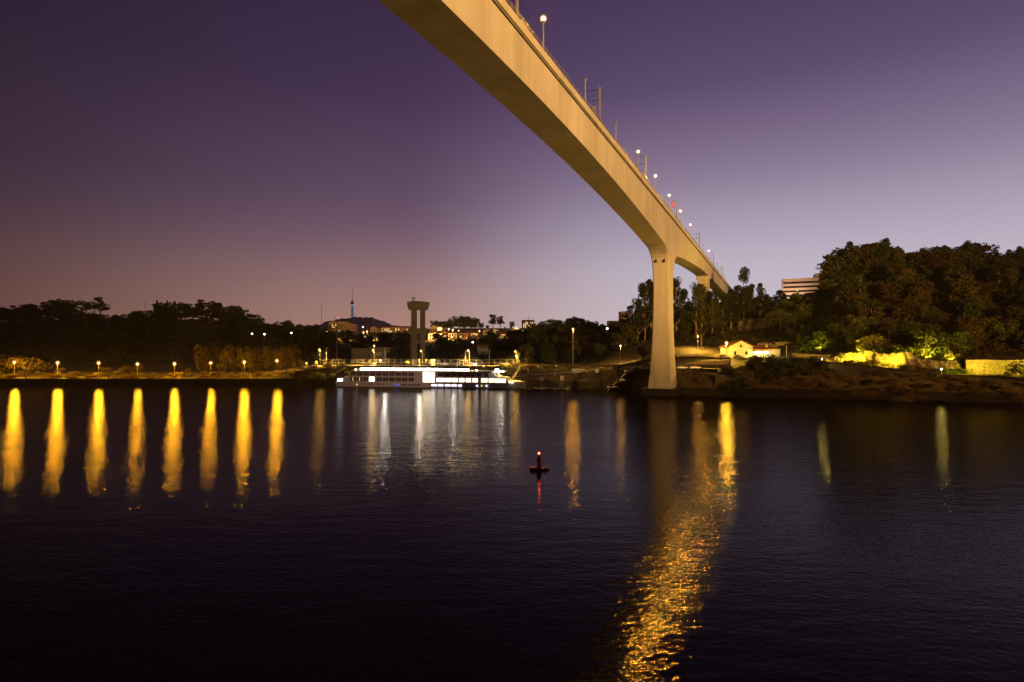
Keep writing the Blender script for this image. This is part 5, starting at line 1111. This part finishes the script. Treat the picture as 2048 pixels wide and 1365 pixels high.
# ------------------------------------------------------------------ buoy
pb = P(1078, 940, 0); Yb = H*F/(940-HZ); bx = X(1078, Yb)
bu = thing('channel_buoy', 'red channel buoy with a glowing red light afloat mid-river', 'buoy', (bx, Yb, 0), R(-6))
m = MB(); n = 9
st = [(-1.28, .50, .36), (-1.2, .62, .40), (-.4, .72, .36), (.4, .60, .30), (1.1, .25, .26), (1.42, .05, .24)]
for x, b_, zt_ in st: m.v += [(x, -b_*.7, -.15), (x, b_*.7, -.15), (x, b_, zt_), (x, -b_, zt_)]
for i in range(len(st)-1):
    for j in range(4): q = (j+1) % 4; A_ = i*4; m.f.append((A_+j, A_+4+j, A_+4+q, A_+q)); m.m.append(0)
m.f += [(0, 1, 2, 3), tuple(20+j for j in (3, 2, 1, 0))]; m.m += [0, 0]
m.build('float_hull', M['red'], bu)
MB().tube([(0, 0, .3), (0, 0, .5), (0, 0, 1.95)], [.40, .36, .21], 14).build('tower', mat('buoy_tower_orange_red', (.55, .10, .02), .45), bu)
MB().tube([(0, 0, 1.95), (0, 0, 2.2)], [.10, .10], 10).build('lantern_base', M['darkmetal'], bu)
MB().tube([(0, 0, 2.2), (0, 0, 2.42)], [.13, .11], 12).build('lantern', M['redglow'], bu)
MB().box(-.32, -.22, -.3, .3, 1.3, 1.7).build('side_plate', M['red'], bu); MB().tube([(.9, 0, .26), (.9, 0, .5)], .07, 8).build('mooring_post', M['white'], bu)
light(bu, (0, 0, 2.55), 26, (1, .07, .03), .07)
# ------------------------------------------------------------------ cars
def car(px, Y, label, body, rz, group, tail=0):
    x = X(px, Y); z = max(h(x-2, Y), h(x+2, Y), h(x, Y-1), h(x, Y+1)) + .16
    t = thing('parked_car', label, 'car', (x, Y, z), rz, group)
    m = MB(); m.prism([(-2.1, .3), (2.1, .3), (2.15, .62), (2.05, .85), (1.0, .98), (-1.75, 1.02), (-2.1, .9)], -.86, .86); m.build('body', M[body], t)
    m = MB(); m.v = [(-1.7, -.8, 1.0), (.95, -.8, .97), (.95, .8, .97), (-1.7, .8, 1.0), (-1.2, -.62, 1.45), (.25, -.62, 1.45), (.25, .62, 1.45), (-1.2, .62, 1.45)]
    m.f = [(0, 1, 5, 4), (1, 2, 6, 5), (2, 3, 7, 6), (3, 0, 4, 7), (4, 5, 6, 7)]; m.m = [0]*5; m.build('windows', M['glass'], t)
    MB().box(-1.2, .25, -.6, .6, 1.452, 1.50).build('roof', M[body], t)
    for a_ in (-1.3, 1.3):
        for b_ in (-.8, .8): MB().tube([(a_, b_-.1, .31), (a_, b_+.1, .31)], .31, 12).build('wheel', M['darkmetal'], t)
    for b_ in (-.6, .6):
        MB().box(2.1, 2.17, b_-.2, b_+.2, .6, .78).build('headlight', M['white'] if tail != 2 else M['whiteglow'], t)
        MB().box(-2.14, -2.08, b_-.2, b_+.2, .65, .85).build('tail_light', M['red'] if tail != 1 else M['redglow'], t)
    return t
M['carwhite'] = mat('white_car_paint', (.6, .6, .6), .3, 0, .03, spec=.5); M['cardark'] = mat('dark_car_paint', (.035, .035, .04), .25, 0, .05, spec=.5); M['carsilver'] = mat('silver_car_paint', (.33, .33, .34), .3, .3, .03, spec=.5)
for px, Y, lb, bd, rz in ((1225.5, 229, 'white van-like car, leftmost in the dark parking strip', 'carwhite', 0), (1243, 228, 'dark car right of the white one in the parking strip', 'cardark', .1), (1259, 228, 'silver car in the middle of the parking strip', 'carsilver', -.1), (1274, 227, 'dark car below the egg-shaped conifer', 'cardark', .1), (1288, 227, 'pale car nearest the pier on its left side', 'carsilver', 0), (1364, 224, 'white car just right of the pier foot', 'carwhite', .1), (1389, 223, 'dark car second right of the pier foot', 'cardark', 0)):
    car(px, Y, lb, bd, rz, 'cars in the dark parking strip')
car(1449, 240, 'dark hatchback under the bright corner lamp', 'cardark', 0, 'cars at the yellow house'); car(1476, 238.5, 'silver car before the yellow house gable', 'carsilver', .05, 'cars at the yellow house')
car(1510, 235, 'dark car half hidden by the thicket top', 'cardark', 0, 'cars at the yellow house')
for px, lb, bd, tl in ((742, 'pale car parked under the warehouse promenade lamp', 'carwhite', 0), (733, 'silver car left of the one under the warehouse lamp', 'carsilver', 0), (890, 'white car on the quay right of the kiosk', 'carwhite', 0), (905, 'dark car with red tail lights on the quay', 'cardark', 1), (943, 'car with bright white headlights on the promenade', 'carwhite', 2), (997, 'dark car parked right of the low warm lamp', 'cardark', 0), (1010, 'yellow-lit silver car near the lamp-lit tree', 'carsilver', 0), (960, 'dark car between headlights and low warm lamp', 'cardark', 1)):
    t = car(px, 279.6 if tl != 2 else 278, lb, bd, -.6 if tl == 2 else 0, 'cars on the quay')
    if tl == 2: light(t, (2.6, 0, .8), 500, WHT, .3)

# ------------------------------------------------------------------ evening haze
hz = MB().box(-3060, 3060, -500, 3300, -3, 330)
mh_ = bpy.data.materials.new('evening_haze'); mh_.use_nodes = True; n = mh_.node_tree.nodes; n.clear()
o = n.new('ShaderNodeOutputMaterial'); v = n.new('ShaderNodeVolumePrincipled'); mh_.node_tree.links.new(v.outputs[0], o.inputs['Volume'])
v.inputs['Density'].default_value = .00005; v.inputs['Color'].default_value = (.9, .85, .85, 1); v.inputs['Anisotropy'].default_value = .3
tag(hz.build('haze', mh_), 'thin evening haze over the river valley', kind='stuff')
